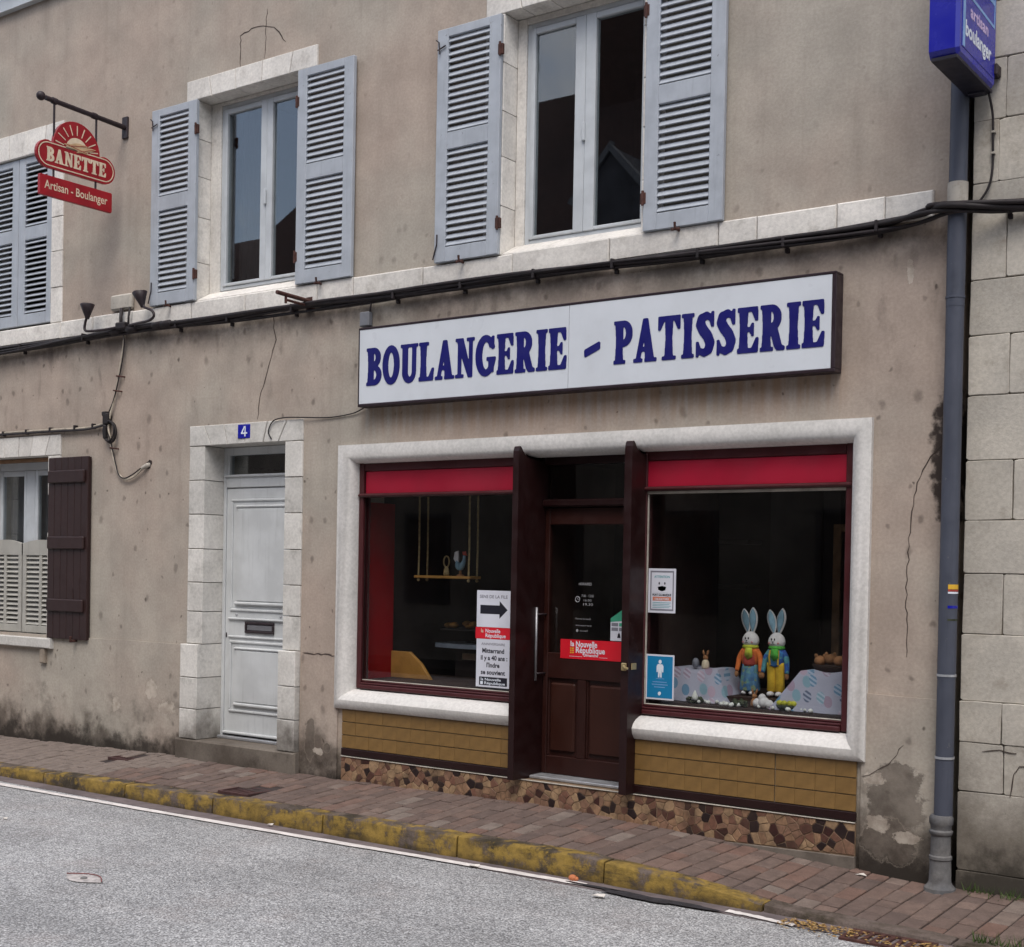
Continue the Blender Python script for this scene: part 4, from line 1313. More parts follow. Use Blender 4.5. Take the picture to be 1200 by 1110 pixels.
# ------------------------------------------------------------------ shopfront
sur = MB()
prof = [(0.0, .02), (0.0, -.030), (.030, -.036), (.060, -.034), (.085, -.024), (.105, -.006), (.118, .022), (.124, .06), (.126, .14)]
xl, xr, zt, zb = -1.738, 2.286, 2.522, .62
zb = .604
path = [((-.098, zb), (0, 1)), ((xl, zb), (1, 1)), ((xl, zt), (1, -1)), ((xr, zt), (-1, -1)), ((xr, zb), (-1, 1)), ((.802, zb), (0, 1))]
vs = []
for q, ((px_, pz_), (dx_, dz_)) in enumerate(path):
    low = q in (0, 1, 4, 5)
    for u, yy in prof:
        kz = 1.13 if low else 1.05
        vs.append((px_ + dx_ * u * 1.07, yy - (.030 * math.sin(math.pi * min(1, u / .118)) if low else 0), pz_ + dz_ * u * kz))
k = len(prof)
sur.add(vs, [(i * k + j, i * k + j + 1, (i + 1) * k + j + 1, (i + 1) * k + j) for i in range(5) for j in range(k - 1)] + [tuple(range(k)), tuple(range(5 * k, 6 * k))])
obj("shopfront_surround", sur, 'cement', house, autosmooth=35)
obj("chipped_spot", MB().prism(blob(2.222, .83, .018, .032, 24, .35, 4), -.0395, -.01), 'pgrey', house)

# shop windows
def shop_window(xa, xb, ga, gb, red0, red1, bead_pale, nm):
    y = .085
    zb_, z1, z2, ztp = .752, .812, 2.142, 2.40
    f = MB()
    f.box(xa, ga, y - .03, y + .06, zb_, ztp, .006).box(gb, xb, y - .03, y + .06, zb_, ztp, .006)
    f.box(ga, gb, y - .045, y + .06, zb_, zb_ + .030, .006).box(ga, gb, y - .030, y + .06, zb_ + .030, zb_ + .046, .005).box(ga, gb, y - .012, y + .06, zb_ + .046, z1, .005)
    f.box(xa + .002, xb - .002, y - .050, y + .06, z2 + .004, z2 + .030, .010)
    f.box(ga, gb, y - .02, y + .06, 2.335, ztp - .002, .006)
    w = obj("shop_window", f, 'shopframe', house)
    obj("pane", MB().box(ga - .004, gb + .004, y + .004, y + .012, z1 - .004, z2 + .004), 'shopglass', w)
    obj("fascia_panel", MB().box(red0, red1, y - .008, y + .05, z2 + .032, 2.334, .002), 'red', w)
    if bead_pale:
        obj("glazing_bead", MB().box(ga, gb, y - .018, y + .003, z2 - .014, z2 + .003, .002), 'boxwhite', w)
    obj("glazing_strip", MB().box(ga, gb, y - .010, y + .003, z1, z1 + .007, .002), 'boxwhite', w)
    e = ga + .003 if nm else ga + .003
    obj("glazing_strip", MB().box(e - .003, e + .004, y - .010, y + .003, z1 + .008, z2 - .016, .001), 'boxwhite' if bead_pale else 'shopwood', w)
    return w
shop_window(-1.604, -.10, -1.562, -.14, -1.556, -.12, False, 0)
shop_window(.79, 2.152, .808, 2.108, .802, 2.104, True, 1)

# upright fins either side of the shop door
for a, b in ((-.096, -.050), (.752, .805)):
    prf = [(-.12, .262), (-.12, 2.385), (-.118, 2.415), (-.110, 2.438), (-.100, 2.447), (-.088, 2.438), (-.070, 2.415), (-.045, 2.393), (-.01, 2.378), (.10, 2.37), (.25, 2.37), (.25, .262)]
    obj("pilaster_fin", MB().prism(prf, a, b, axis='x'), 'shopwood', house)
# shop door
y = .20
f = MB()
f.box(-.095, -.052, y - .012, y + .06, .265, 2.40, .005).box(.712, .752, y - .012, y + .06, .265, 2.40, .005)
f.box(-.052, .712, y - .012, y + .06, 2.345, 2.40, .005).box(-.0495, .712, y - .045, y + .06, 2.062, 2.112, .010)
sd = obj("shop_door", f, 'shopwood', house)
obj("transom_pane", MB().box(-.054, .714, y + .02, y + .026, 2.110, 2.347), 'shopglass', sd)
lf = MB()
gx0, gx1, gz0, gz1 = -.012, .640, 1.09, 1.945
lf.box(-.049, gx0, y, y + .045, .278, 2.058, .004).box(gx1, .710, y, y + .045, .278, 2.058, .004)
lf.box(gx0, gx1, y + .001, y + .045, gz1, 2.057, .004).box(gx0, gx1, y + .001, y + .045, .92, gz1 - .855, .004)
lf.box(gx0, gx1, y + .001, y + .045, .279, .40, .004).box(.228, .296, y + .002, y + .045, .40, .92, .004)
lf.box(gx0, gx1, y + .022, y + .043, .40, .92)
for a, b in ((gx0, .228), (.296, gx1)):
    lf.box(a, a + .012, y + .012, y + .03, .40, .92, .004).box(b - .012, b, y + .012, y + .03, .40, .92, .004)
obj("door_leaf", lf, 'doorwood', sd)
for a, b in ((gx0, .228), (.296, gx1)):
    obj("door_panel", MB().box(a + .022, b - .022, y + .004, y + .03, .43, .89, .018), 'panelwood', sd)
obj("door_pane", MB().box(gx0 - .003, gx1 + .003, y + .018, y + .024, gz0 - .003, gz1 + .003), 'shopglass', sd)
hd = MB().tube([(-.042, .105, .905), (-.042, .105, 1.392)], .009, 12)
obj("pull_handle", hd, 'steel', sd, True)
hm = MB()
for zz in (.95, 1.345):
    hm.tube([(-.042, .110, zz), (-.030, .2, zz)], .007, 8)
obj("handle_mount", hm, 'iron', sd, True)
obj("threshold", MB().box(-.048, .750, .06, .27, .2585, .278, .004), 'alu', sd)
obj("wall_plate", MB().box(.806, .812, -.09, -.03, 1.035, 1.075, .002), 'brass', house)
kn = MB().tube([(.78, -.122, 1.055), (.79, -.16, 1.055), (.84, -.165, 1.06)], .008, 8)
obj("shutter_key_latch", MB().box(.764, .797, -.140, -.121, 1.030, 1.078, .004).tube([(.782, -.138, 1.06), (.80, -.150, 1.05), (.82, -.146, 1.045)], .007, 8), 'brass', house)
# step under the shop door
M['mosaicbed'] = plain("tan_mortar", lin(120, 100, 80), 0.95, 0.2, 12, 0, 0.4, 80)
obj("shop_step", MB().box(-1.668, 2.236, -.016, .30, -.3, .256, .004), 'mosaicbed', house)

# ochre tiles, dark skirting
def tile_rows(a, b, n):
    zr_ = [.317, .412, .508, .603]
    w_ = (b - a) / n
    for r_ in range(3):
        me = MB().box(.0004, w_ - .0004, 0, .02, .003, zr_[r_ + 1] - zr_[r_] - .003, .0008).mesh("tile")
        me.materials.append(M['tile'])
        for i in range(n):
            place("tile", me, (a + i * w_, -.016 + rs.uniform(-.0012, .0012), zr_[r_]), house)
tile_rows(-1.668, -.098, 12)
tile_rows(.802, 1.742, 8)
tile_rows(1.748, 2.236, 4)
for a, b in ((-1.67, -.09), (.80, 2.238)):
    obj("tile_bed", MB().box(a, b, -.006, .10, .26, .602), 'mortar', house)
obj("skirting", MB().box(-1.67, -.097, -.022, .0, .266, .315, .003), 'shopwood', house)
obj("skirting", MB().box(.803, 2.238, -.022, .0, .266, .315, .003), 'shopwood', house)
# broken marble plinth
def clip(poly, n_, d_):
    out = []
    for i in range(len(poly)):
        p, q = poly[i], poly[(i + 1) % len(poly)]
        a = p[0] * n_[0] + p[1] * n_[1] - d_
        b = q[0] * n_[0] + q[1] * n_[1] - d_
        if a <= 0: out.append(p)
        if a * b < 0:
            t_ = a / (a - b)
            out.append((p[0] + (q[0] - p[0]) * t_, p[1] + (q[1] - p[1]) * t_))
    return out
rm = random.Random(14)
seeds = []
tries = 0
while len(seeds) < 292 and tries < 40000:
    tries += 1
    x_ = rm.uniform(-1.67, 2.235); lo = interp(x_, BASE) - .01
    if x_ > .9: lo = max(lo, .055)
    z_ = rm.uniform(lo, .252)
    if all((x_ - a) ** 2 + (z_ - b) ** 2 > rm.uniform(.018, .060) ** 2 for a, b in seeds):
        seeds.append((x_, z_))
for i, (x_, z_) in enumerate(seeds):
    lo = interp(x_, BASE) - .03
    if x_ > .9: lo = max(lo, interp(x_, [(.9, .035), (2.24, .075)]))
    poly = [(max(-1.67, x_ - .12), lo), (min(2.236, x_ + .12), lo), (min(2.236, x_ + .12), .252), (max(-1.67, x_ - .12), .252)]
    for j, (a, b) in enumerate(seeds):
        if j != i and abs(a - x_) < .25:
            n_ = (a - x_, b - z_); d_ = (a * a + b * b - x_ * x_ - z_ * z_) / 2
            poly = clip(poly, n_, d_)
            if len(poly) < 3: break
    if len(poly) < 3: continue
    cl = []
    for p in poly:
        if not cl or (p[0] - cl[-1][0]) ** 2 + (p[1] - cl[-1][1]) ** 2 > .006 ** 2: cl.append(p)
    if len(cl) > 2 and (cl[0][0] - cl[-1][0]) ** 2 + (cl[0][1] - cl[-1][1]) ** 2 < .006 ** 2: cl.pop()
    if len(cl) < 3: continue
    ar = abs(sum(cl[q][0] * cl[(q + 1) % len(cl)][1] - cl[(q + 1) % len(cl)][0] * cl[q][1] for q in range(len(cl)))) / 2
    if ar < .00035: continue
    ip = inset(cl, .0022)
    obj("stone_fragment", MB().prism(ip, -.0195 + rm.uniform(-.001, .001), .0, .0012), 'fragment', house)
obj("plinth_foot", MB().prism([(.95, -.3), (2.24, -.3), (2.24, .068), (1.6, .052), (.95, .03)], -.026, .0, .004), 'pgrey', house)
obj("mortar_line", MB().box(-1.67, 2.236, -.026, -.008, .2535, .2600, .002), 'boxwhite', house)

# peeled render, repairs and cracks
def patch(x_, z_, rx, rz, seed, mat='pstain', y=-.0035, rough=.5):
    ply = blob(x_, z_, rx, rz, 72, rough * .62, seed)
    obj("plaster_patch", MB().prism(ply, y, .008), mat, house)
def crack(pts, w=.004, y=-.0022, par=None):
    r = random.Random(int(pts[0][0] * 100))
    P = []
    for (a, b), (c, d) in zip(pts[:-1], pts[1:]):
        n = max(2, int(math.hypot(c - a, d - b) / .035))
        for i in range(n):
            t_ = i / n
            P.append((a + (c - a) * t_ + r.uniform(-.007, .007), b + (d - b) * t_ + r.uniform(-.007, .007)))
    P.append(pts[-1])
    vs, fs = [], []
    for i, p in enumerate(P):
        q0, q1 = Vector(P[max(0, i - 1)]), Vector(P[min(len(P) - 1, i + 1)])
        d = (q1 - q0).normalized(); nn = Vector((-d.y, d.x)) * w * r.uniform(.3, .8) * (0.3 if i in (0, len(P) - 1) else 1)
        for s_ in (1, -1):
            vs += [(p[0] + nn.x * s_, y, p[1] + nn.y * s_), (p[0] + nn.x * s_, .002, p[1] + nn.y * s_)]
    for i in range(len(P) - 1):
        a = i * 4; b = a + 4
        fs += [(a, b, b + 2, a + 2), (a, a + 1, b + 1, b), (a + 2, b + 2, b + 3, a + 3)]
    obj("crack", MB().add(vs, fs), 'crack', par or house)
crack([(-2.865, 5.51), (-2.87, 5.755), (-2.70, 5.79), (-2.50, 5.74), (-2.37, 5.60)], .006)
crack([(-2.58, 5.9), (-2.60, 5.52)], .003)
crack([(-2.47, 3.56), (-2.43, 3.35), (-2.50, 3.156), (-2.58, 2.965), (-2.616, 2.76)], .006)
crack([(2.66, 2.36), (2.56, 2.23), (2.51, 2.0), (2.49, 1.62), (2.5, 1.2)], .004)
crack([(-2.08, .985), (-1.74, .985)], .006, -.0165)
crack([(2.27, .52), (2.42, .60), (2.50, .72)], .003, -.0165)
# thin wire over the doors
# ------------------------------------------------------------------ shop interior
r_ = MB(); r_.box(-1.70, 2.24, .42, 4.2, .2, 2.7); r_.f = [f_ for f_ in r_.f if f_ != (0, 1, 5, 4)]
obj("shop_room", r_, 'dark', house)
obj("display_floor", MB().box(-1.66, -.12, .15, .95, .70, .805).box(.80, 2.20, .15, .30, .70, .828).box(.80, 2.20, .30, 1.0, .70, .88), 'darkwood', house)
obj("side_panel", MB().box(-1.675, -1.655, .14, .52, .806, 2.12), 'redpanel', house)
obj("display_panel", MB().prism([(-1.654, .806), (-1.265, .806), (-1.36, .92), (-1.475, 1.005), (-1.654, 1.005)], .50, .53, .003), 'tan', house)
obj("door_lobby_side", MB().box(-.075, -.055, .27, 1.1, .26, 2.38), 'darkwood', house)
obj("door_lobby_side", MB().box(.762, .782, .27, 1.1, .26, 2.38), 'darkwood', house)
obj("back_door_frame", MB().box(1.675, 1.728, .95, 1.0, .88, 1.97, .004).box(1.728, 2.2, .95, 1.0, 1.92, 1.97, .004), 'oldwood', house)
obj("back_partition", MB().box(.80, 1.20, 1.9, 1.95, .3, 2.6).box(1.30, 1.42, 1.7, 1.75, .3, 2.5), 'dim', house)
obj("back_shelf", MB().box(-1.2, -.2, 3.6, 3.9, 1.5, 1.54, .004).box(-1.2, -.2, 3.6, 3.9, 1.9, 1.94, .004).box(-1.6, -1.3, 2.2, 2.3, .5, 2.3, .004), 'dim', house)

# ------------------------------------------------------------------ things in the left window
t = thing("hanging_shelf", "small wooden swing shelf hung on ropes in the left shop window", "shelf", (-1.12, .5, 1.57))
obj("board", MB().box(-1.385, -.860, .43, .57, 1.565, 1.585, .004), 'tan', t)
for a in (-1.355, -.885):
    for b in (.45, .55):
        obj("rope", MB().tube([(a, b, 1.55), (a + .004, b, 1.8), (a, b, 2.2)], .007, 6), 'rope', t)
        obj("knot", MB().ball((a, b, 1.552), (.012, .012, .012), 8, 6), 'rope', t)
t = thing("rooster_figurine", "painted rooster ornament standing on the swing shelf", "ornament", (-1.0, .5, 1.586))
b_ = MB().lathe([(.030, 1.586), (.028, 1.592), (.010, 1.60), (.008, 1.63)], -1.0, .5, 10)
obj("foot", b_, 'furbrown', t)
b_ = MB().tube(smooth_path([(-1.035, .5, 1.70), (-1.02, .5, 1.665), (-.995, .5, 1.655), (-.97, .5, 1.69), (-.965, .5, 1.735)], 5), [.006, .010, .014, .018, .022, .026, .028, .030, .030, .029, .027, .024, .022, .019, .017, .015, .013, .012, .011, .011, .010][:21], 10)
obj("body", b_, 'earblue', t, True)
obj("tail", MB().prism([(-1.02, 1.66), (-1.06, 1.71), (-1.05, 1.76), (-1.02, 1.77), (-1.015, 1.72)], .494, .506), 'furwhite', t)
obj("comb", MB().prism([(-.975, 1.74), (-.98, 1.765), (-.965, 1.76), (-.955, 1.768), (-.948, 1.75), (-.94, 1.735)], .496, .504), 'redcloth', t)
t = thing("wheel_ornament", "small pale ring shaped ornament at left on the swing shelf", "ornament", (-1.13, .5, 1.586))
ring = [(-1.13 + .026 * math.cos(a), .5, 1.69 + .040 * math.sin(a)) for a in [2 * math.pi * i / 18 for i in range(19)]]
obj("ring", MB().tube(ring, .006, 6), 'rope', t)
obj("body", MB().lathe([(.022, 1.586), (.026, 1.60), (.022, 1.63), (.012, 1.655)], -1.13, .5, 10, 1, .6), 'rope', t, True)
t = thing("shop_counter", "pale curved counter top on dark base inside the left window", "counter", (-1.0, 1.0, .3))
ct = [(-1.54, .90), (-1.50, .84), (-1.38, .81), (-.45, .80), (-.45, 1.3), (-1.40, 1.3), (-1.52, 1.1)]
obj("counter_top", MB().prism(ct, 1.030, 1.062, axis='z'), 'counter', t)
obj("counter_base", MB().prism([(-1.36, .92), (-.46, .90), (-.46, 1.28), (-1.36, 1.28)], .3, 1.029, axis='z'), 'dark', t)
obj("card", MB().box(-1.29, -1.16, .915, .918, .94, .99), 'cream', t)
t = thing("bread_tray", "tray of small golden pastries beside the arrow notice", "tray", (-1.25, .95, 1.15))
obj("tray", MB().box(-1.44, -.85, .82, 1.1, 1.165, 1.180, .004), 'dim', t)
obj("stand", MB().box(-1.2, -1.17, .95, .98, 1.063, 1.165).box(-.95, -.92, .95, .98, 1.063, 1.165), 'dim', t)
rb = random.Random(4)
for i in range(16):
    xx, yy = -1.41 + .035 * i, .86 + rb.uniform(0, .14)
    obj("pastry", MB().ball((xx, yy, 1.198 + rb.uniform(0, .02)), (.032, .045, .022), 8, 6), 'bread', t, True)
# ------------------------------------------------------------------ things in the right window
def draped(label, top, foot, y0, y1, z0):
    """cloth over a box: top polygon (x0,x1,z) widening to the foot"""
    (a, b, zt), (c, d) = top, foot
    mb = MB(); nu, nv = 18, 6
    rows = []
    for j in range(nv + 1):
        v = j / nv
        row = []
        for i in range(nu + 1):
            u = i / nu
            x_ = (a + (b - a) * u) * (1 - v) + (c + (d - c) * u) * v
            k_ = .010 * math.sin(u * 17 + 1) * v
            row.append((x_, y0 - .10 * v - k_ + .02 * (1 - v), zt + (z0 - zt) * v + (0.006 * math.sin(u * 9) if j == 0 else 0)))
        rows.append(row)
    back = [[(p[0], y1, p[2]) for p in rows[0]]]
    allr = back + rows
    mb.add([p for r2 in allr for p in r2], [(j * (nu + 1) + i, (j + 1) * (nu + 1) + i, (j + 1) * (nu + 1) + i + 1, j * (nu + 1) + i + 1) for j in range(len(allr) - 1) for i in range(nu)])
    n_ = len(mb.v)
    for e_, q in ((0, -1), (nu, 1)):      # side falls
        ps_ = [r2[e_] for r2 in rows]
        bs = [(p[0], y1, p[2]) for p in ps_]
        mb.add(ps_ + bs, [(i, i + 1, len(ps_) + i + 1, len(ps_) + i) for i in range(len(ps_) - 1)])
    return obj("draped_stand", mb, 'eggcloth', None, True, label, "cloth")
draped("lilac cloth printed with easter eggs draped on the low stand beside the blue notice", (.82, 1.16, 1.03), (.81, 1.30), .36, .62, .832)
draped("lilac egg print cloth draped on the stand at the right end of the window", (1.745, 2.04, 1.065), (1.60, 2.06), .30, .60, .832)

def leafshape(c, w_, l_, th, lean_x, lean_y, n=14):
    """upright pointed oval ear, c = root, returns MB front/back"""
    mb = MB(); vs = []; rows = []
    for i in range(n + 1):
        t_ = i / n
        wd = w_ * (math.sin(math.pi * (t_ ** .8)) ** .7 * .5 * (0.45 + .75 * t_)) * 1.55 if 0 < i < n else .002
        x_, y_, z_ = c[0] + lean_x * t_, c[1] + lean_y * t_, c[2] + l_ * t_
        rows.append([(x_ - wd, y_, z_), (x_ - wd * .7, y_ - th, z_), (x_ + wd * .7, y_ - th, z_), (x_ + wd, y_, z_), (x_ + wd * .7, y_ + th, z_), (x_ - wd * .7, y_ + th, z_)])
    k_ = 6
    mb.add([p for r2 in rows for p in r2], [(i * k_ + j, i * k_ + (j + 1) % k_, (i + 1) * k_ + (j + 1) % k_, (i + 1) * k_ + j) for i in range(n) for j in range(k_)] + [tuple(range(k_)), tuple(reversed(range(n * k_, n * k_ + k_)))])
    return mb

def bunny(x, y, z, label, trousers):
    t = thing("easter_bunny", label, "soft toy", (x, y, z), "the two standing easter bunny dolls")
    hz = z + .350
    # head: one rounded shape, wide cheeks, narrower crown
    hp = []
    for i in range(11):
        a = math.pi * i / 10
        zz = -math.cos(a) * .050
        hp.append((max(.001, math.sin(a) ** .9 * (.054 - .009 * (zz / .050))), hz + zz))
    obj("head", MB().lathe(hp, x, y, 20, 1, .82), 'furwhite', t, True)
    for s, ln, lx in ((-1, .155, -.040), (1, .165, -.012 if not trousers else .012)):
        e = obj("ear", leafshape((x + s * .017 - .004, y + .005, hz + .035), .050, ln, .006, lx, .02), 'furwhite', t, True)
        obj("inner_ear", leafshape((x + s * .017 - .004, y - .002, hz + .050), .036, ln * .86, .0045, lx * .88, .016), 'earblue', e, True)
    for s in (-1, 1):
        obj("eye", MB().ball((x + s * .010 - .006, y - .044, hz + .008), (.0045, .004, .0075), 8, 6), 'black', t, True)
        obj("cheek", MB().ball((x + s * .030 - .004, y - .040, hz - .016), (.007, .004, .006), 8, 6), 'pink', t, True)
    obj("nose", MB().ball((x - .006, y - .048, hz - .008), (.005, .004, .004), 8, 6), 'black', t, True)
    obj("mouth", MB().tube([(x - .016, y - .044, hz - .022), (x - .006, y - .047, hz - .018), (x + .004, y - .044, hz - .022)], .0018, 5), 'black', t)
    # trunk
    sh = 'shirt' if trousers else 'orangecloth'
    tp = [(.030, z + .185), (.052, z + .195), (.056, z + .225), (.058, z + .26), (.050, z + .29), (.030, z + .31)]
    obj("shirt", MB().lathe(tp, x, y, 18, 1, .7), sh, t, True)
    if not trousers:
        obj("bodice", MB().lathe([(.053, z + .186), (.0575, z + .20), (.059, z + .255), (.045, z + .262)], x + .002, y - .004, 18, .8, .74), 'redcloth', t, True)
    sc_ = MB().lathe([(.030, z + .290), (.050, z + .297), (.054, z + .306), (.046, z + .318), (.028, z + .322)], x, y, 18, 1, .8)
    sc_.prism([(x - .012, z + .30), (x + .030, z + .30), (x + .034, z + .245), (x + .004, z + .225), (x - .018, z + .25)], y - .050, y - .042)
    obj("scarf", sc_, 'greenscarf' if trousers else 'limescarf', t, True)
    for s in (-1, 1):
        a_ = smooth_path([(x + s * .040, y, z + .283), (x + s * .066, y - .006, z + .245), (x + s * .076, y - .012, z + .195), (x + s * .080, y - .022, z + .150)], 4)
        rr = [.020 - .006 * i / (len(a_) - 1) for i in range(len(a_))]
        obj("sleeve", MB().tube(a_, rr, 10), ('shirt' if trousers else 'orangecloth'), t, True)
        obj("hand", MB().ball((x + s * .081, y - .024, z + .132), (.014, .012, .022), 10, 8), 'furbrown', t, True)
    if trousers:
        for s in (-1, 1):
            lp = [(.020, z + .03), (.031, z + .04), (.030, z + .10), (.033, z + .16), (.036, z + .20), (.030, z + .215)]
            obj("trouser_leg", MB().lathe(lp, x + s * .027, y, 12, 1, .85), 'yellowcloth', t, True)
            obj("foot", MB().ball((x + s * .028, y - .018, z + .018), (.022, .036, .018), 10, 8), 'furwhite', t, True)
        for s in (-1, 1):
            obj("brace", MB().tube([(x + s * .026, y - .036, z + .20), (x + s * .030, y - .043, z + .25), (x + s * .028, y - .034, z + .29)], .006, 6), 'yellowcloth', t)
    else:
        kp = [(.064, z + .032), (.066, z + .04), (.062, z + .10), (.056, z + .16), (.048, z + .205), (.040, z + .212)]
        mb = MB(); n_ = 28; vs = []
        for r_, zz in kp:
            for q in range(n_):
                a = 2 * math.pi * q / n_
                w_ = 1 + .06 * math.sin(7 * a) * (1 - (zz - z) / .22)
                vs.append((x + r_ * w_ * math.cos(a), y + r_ * w_ * .75 * math.sin(a), zz))
        mb.add(vs, [(i * n_ + q, i * n_ + (q + 1) % n_, (i + 1) * n_ + (q + 1) % n_, (i + 1) * n_ + q) for i in range(len(kp) - 1) for q in range(n_)])
        obj("skirt", mb, 'skirt', t, True)
        for s in (-1, 1):
            obj("leg", MB().lathe([(.015, z + .012), (.014, z + .06)], x + s * .026, y, 10), 'furwhite', t, True)
            obj("foot", MB().ball((x + s * .026, y - .018, z + .016), (.020, .034, .016), 10, 8), 'furwhite', t, True)
bunny(1.352, .45, .882, "white easter bunny doll in orange top and blue patchwork skirt", False)
bunny(1.528, .45, .882, "white easter bunny doll in blue shirt and mustard trousers", True)

def figurine(x, y, z, s, label, ears=True, mat='furbrown', body='cream'):
    t = thing("rabbit_figurine", label, "ornament", (x, y, z))
    obj("body", MB().lathe([(.022 * s, z), (.026 * s, z + .012 * s), (.022 * s, z + .045 * s), (.012 * s, z + .058 * s)], x, y, 12), body, t, True)
    obj("head", MB().ball((x, y, z + .070 * s), (.018 * s, .017 * s, .017 * s), 12, 8), mat, t, True)
    for q in (-1, 1):
        obj("ear", MB().tube([(x + q * .008 * s, y, z + .08 * s), (x + q * .016 * s, y, z + .105 * s), (x + q * .018 * s, y + .004 * s, z + .118 * s)], [.006 * s, .008 * s, .003 * s], 8), mat, t, True)
figurine(1.055, .42, 1.032, 1.0, "small brown rabbit ornament standing on the cloth beside the blue notice")
figurine(1.475, .26, .83, .95, "small brown rabbit ornament at the feet of the two bunny dolls", True, 'furbrown', 'furbrown')
obj("grey_egg", MB().ball((.985, .42, 1.064), (.024, .024, .034), 12, 8), 'dim' if False else 'greyprint', None, True, "grey egg standing beside the small rabbit on the left cloth", "egg")
t = thing("plush_basket", "dark basket of brown plush animals behind the right draped stand", "basket", (1.885, .44, 1.06))
obj("basket", MB().lathe([(.09, 1.060), (.115, 1.10), (.11, 1.105), (.08, 1.07)], 1.885, .44, 16, 1, .7), 'darkwood', t, True)
for i, (dx_, dz_) in enumerate(((-.055, .0), (.01, .012), (.065, .004))):
    h = obj("plush_head", MB().ball((1.885 + dx_, .41, 1.125 + dz_), (.036, .033, .032), 12, 8), 'furbrown', t, True)
    for q in (-1, 1):
        obj("plush_ear", MB().ball((1.885 + dx_ + q * .026, .41, 1.155 + dz_), (.012, .008, .014), 8, 6), 'furbrown', h, True)
EG = "white sugared eggs along the right shop window"
re_ = random.Random(6)
egg = MB().ball((0, 0, 0), (.017, .013, .013), 10, 7).mesh("sugar_egg", True); egg.materials.append(M['eggwhite'])
for i in range(26):
    x_ = 1.02 + i * .034 + re_.uniform(-.012, .012)
    o = place("sugar_egg", egg, (x_, re_.uniform(.17, .27), .842), None, (re_.uniform(-.3, .3), re_.uniform(-.3, .3), re_.uniform(0, 3)), (re_.uniform(.7, 1.15),) * 3)
    o['label'] = "small white sugared egg lying along the front of the right shop window"; o['category'] = "egg"; o['group'] = EG
def mossnest(x, y, z, r, label, m='moss'):
    rr = random.Random(int(x * 100)); mb = MB()
    for i in range(40):
        a, q = rr.uniform(0, 6.28), rr.uniform(0, 1) ** .5 * r
        mb.ball((x + q * math.cos(a), y + q * math.sin(a) * .6, z + rr.uniform(0, .028)), rr.uniform(.006, .014), 6, 4)
    obj("moss_nest", mb, m, None, True, label, "decoration")
mossnest(1.09, .22, .836, .055, "dark green moss nest in front of the left draped cloth")
mossnest(1.40, .22, .838, .05, "dark moss nest in front of the bunny in the skirt")
for x_, r_, lab in ((1.10, .022, "pointed white sugar cone standing on the dark moss nest"),):
    obj("sugar_cone", MB().lathe([(r_, .852), (r_ * .9, .872), (r_ * .3, .902), (.002, .91)], x_, .20, 12), 'eggwhite', None, True, lab, "decoration")
pt = MB()
for dx_, dz_, r_ in ((-.03, .03, .03), (.01, .036, .036), (.045, .028, .028), (.0, .065, .024)):
    pt.ball((1.545 + dx_, .22, .83 + dz_), r_, 12, 8)
obj("white_lamb", pt, 'furwhite', None, True, "fluffy white lump of a toy lamb before the mustard trousers", "soft toy")
t = thing("egg_bowl", "yellow green eggs in a small bowl right of the toy lamb", "bowl", (1.70, .22, .83))
obj("bowl", MB().lathe([(.03, .83), (.052, .845), (.058, .862), (.05, .860)], 1.70, .22, 14, 1.1, .7), 'moss', t, True)
for dx_ in (-.04, -.01, .025, .05):
    obj("egg", MB().ball((1.70 + dx_, .215, .872), (.020, .016, .018), 10, 7), 'eggyellow', t, True)

# ------------------------------------------------------------------ notices on the glass
GY = .088          # outer face of the shop panes
def sheet(name, x0, x1, z0, z1, y, label, cat, mat='paper', th=.0012):
    t = thing(name, label, cat, ((x0 + x1) / 2, y, z0))
    obj("sheet", MB().box(x0, x1, y - th, y, z0, z1), mat, t)
    return t
UX, UZ = (1, 0, 0), (0, 0, 1)
def rbox(x0, x1, z0, z1, y): return MB().box(x0, x1, y - .0006, y + .0002, z0, z1)
def print_text(parent, txt, x, z, size, mat, y, **kw):
    obj("print", text_on(MB(), txt, (x, y, z), UX, UZ, size, **kw), mat, parent)
y = GY
t = sheet("queue_notice", -.528, -.246, 1.245, 1.495, y, "white paper notice with a thick black arrow pointing right", "notice")
print_text(t, "SENS DE LA FILE", -.387, 1.443, .030, 'greyprint', y - .0018, bold=.02, align='CENTER', width=.235)
ar = [(-.498, 1.335), (-.335, 1.335), (-.335, 1.305), (-.268, 1.365), (-.335, 1.425), (-.335, 1.395), (-.498, 1.395)]
obj("arrow", MB().prism(ar, y - .0018, y - .001), 'ink', t)
t = sheet("newspaper_strip", -.536, -.238, 1.165, 1.2435, y, "narrow red newspaper strip between the two white paper notices", "sticker", 'redpaper')
print_text(t, "la", -.490, 1.208, .036, 'cream', y - .0018, bold=.02)
print_text(t, "Nouvelle", -.452, 1.208, .036, 'whiteprint', y - .0018, bold=.02, width=.125)
print_text(t, "République", -.452, 1.176, .036, 'whiteprint', y - .0018, bold=.02, width=.17)
t = sheet("newspaper_bill", -.526, -.240, .835, 1.1635, y, "white newspaper bill with bold black headline above a black strip", "notice")
print_text(t, "ANNIVERSAIRE", -.383, 1.122, .024, 'greyprint', y - .0018, bold=.01, align='CENTER', width=.20)
for i, (tx, wd) in enumerate((("Mitterrand", .185), ("il y a 40 ans :", .225), ("l'Indre", .11), ("se souvient", .205))):
    print_text(t, tx, -.383 if i != 1 else -.375, 1.070 - i * .049, .044, 'ink', y - .0018, bold=.03, align='CENTER', width=wd)
obj("black_strip", rbox(-.498, -.262, .848, .905, y - .0014), 'ink', t)
print_text(t, "la Nouvelle", -.485, .880, .026, 'whiteprint', y - .0026, bold=.02, width=.17)
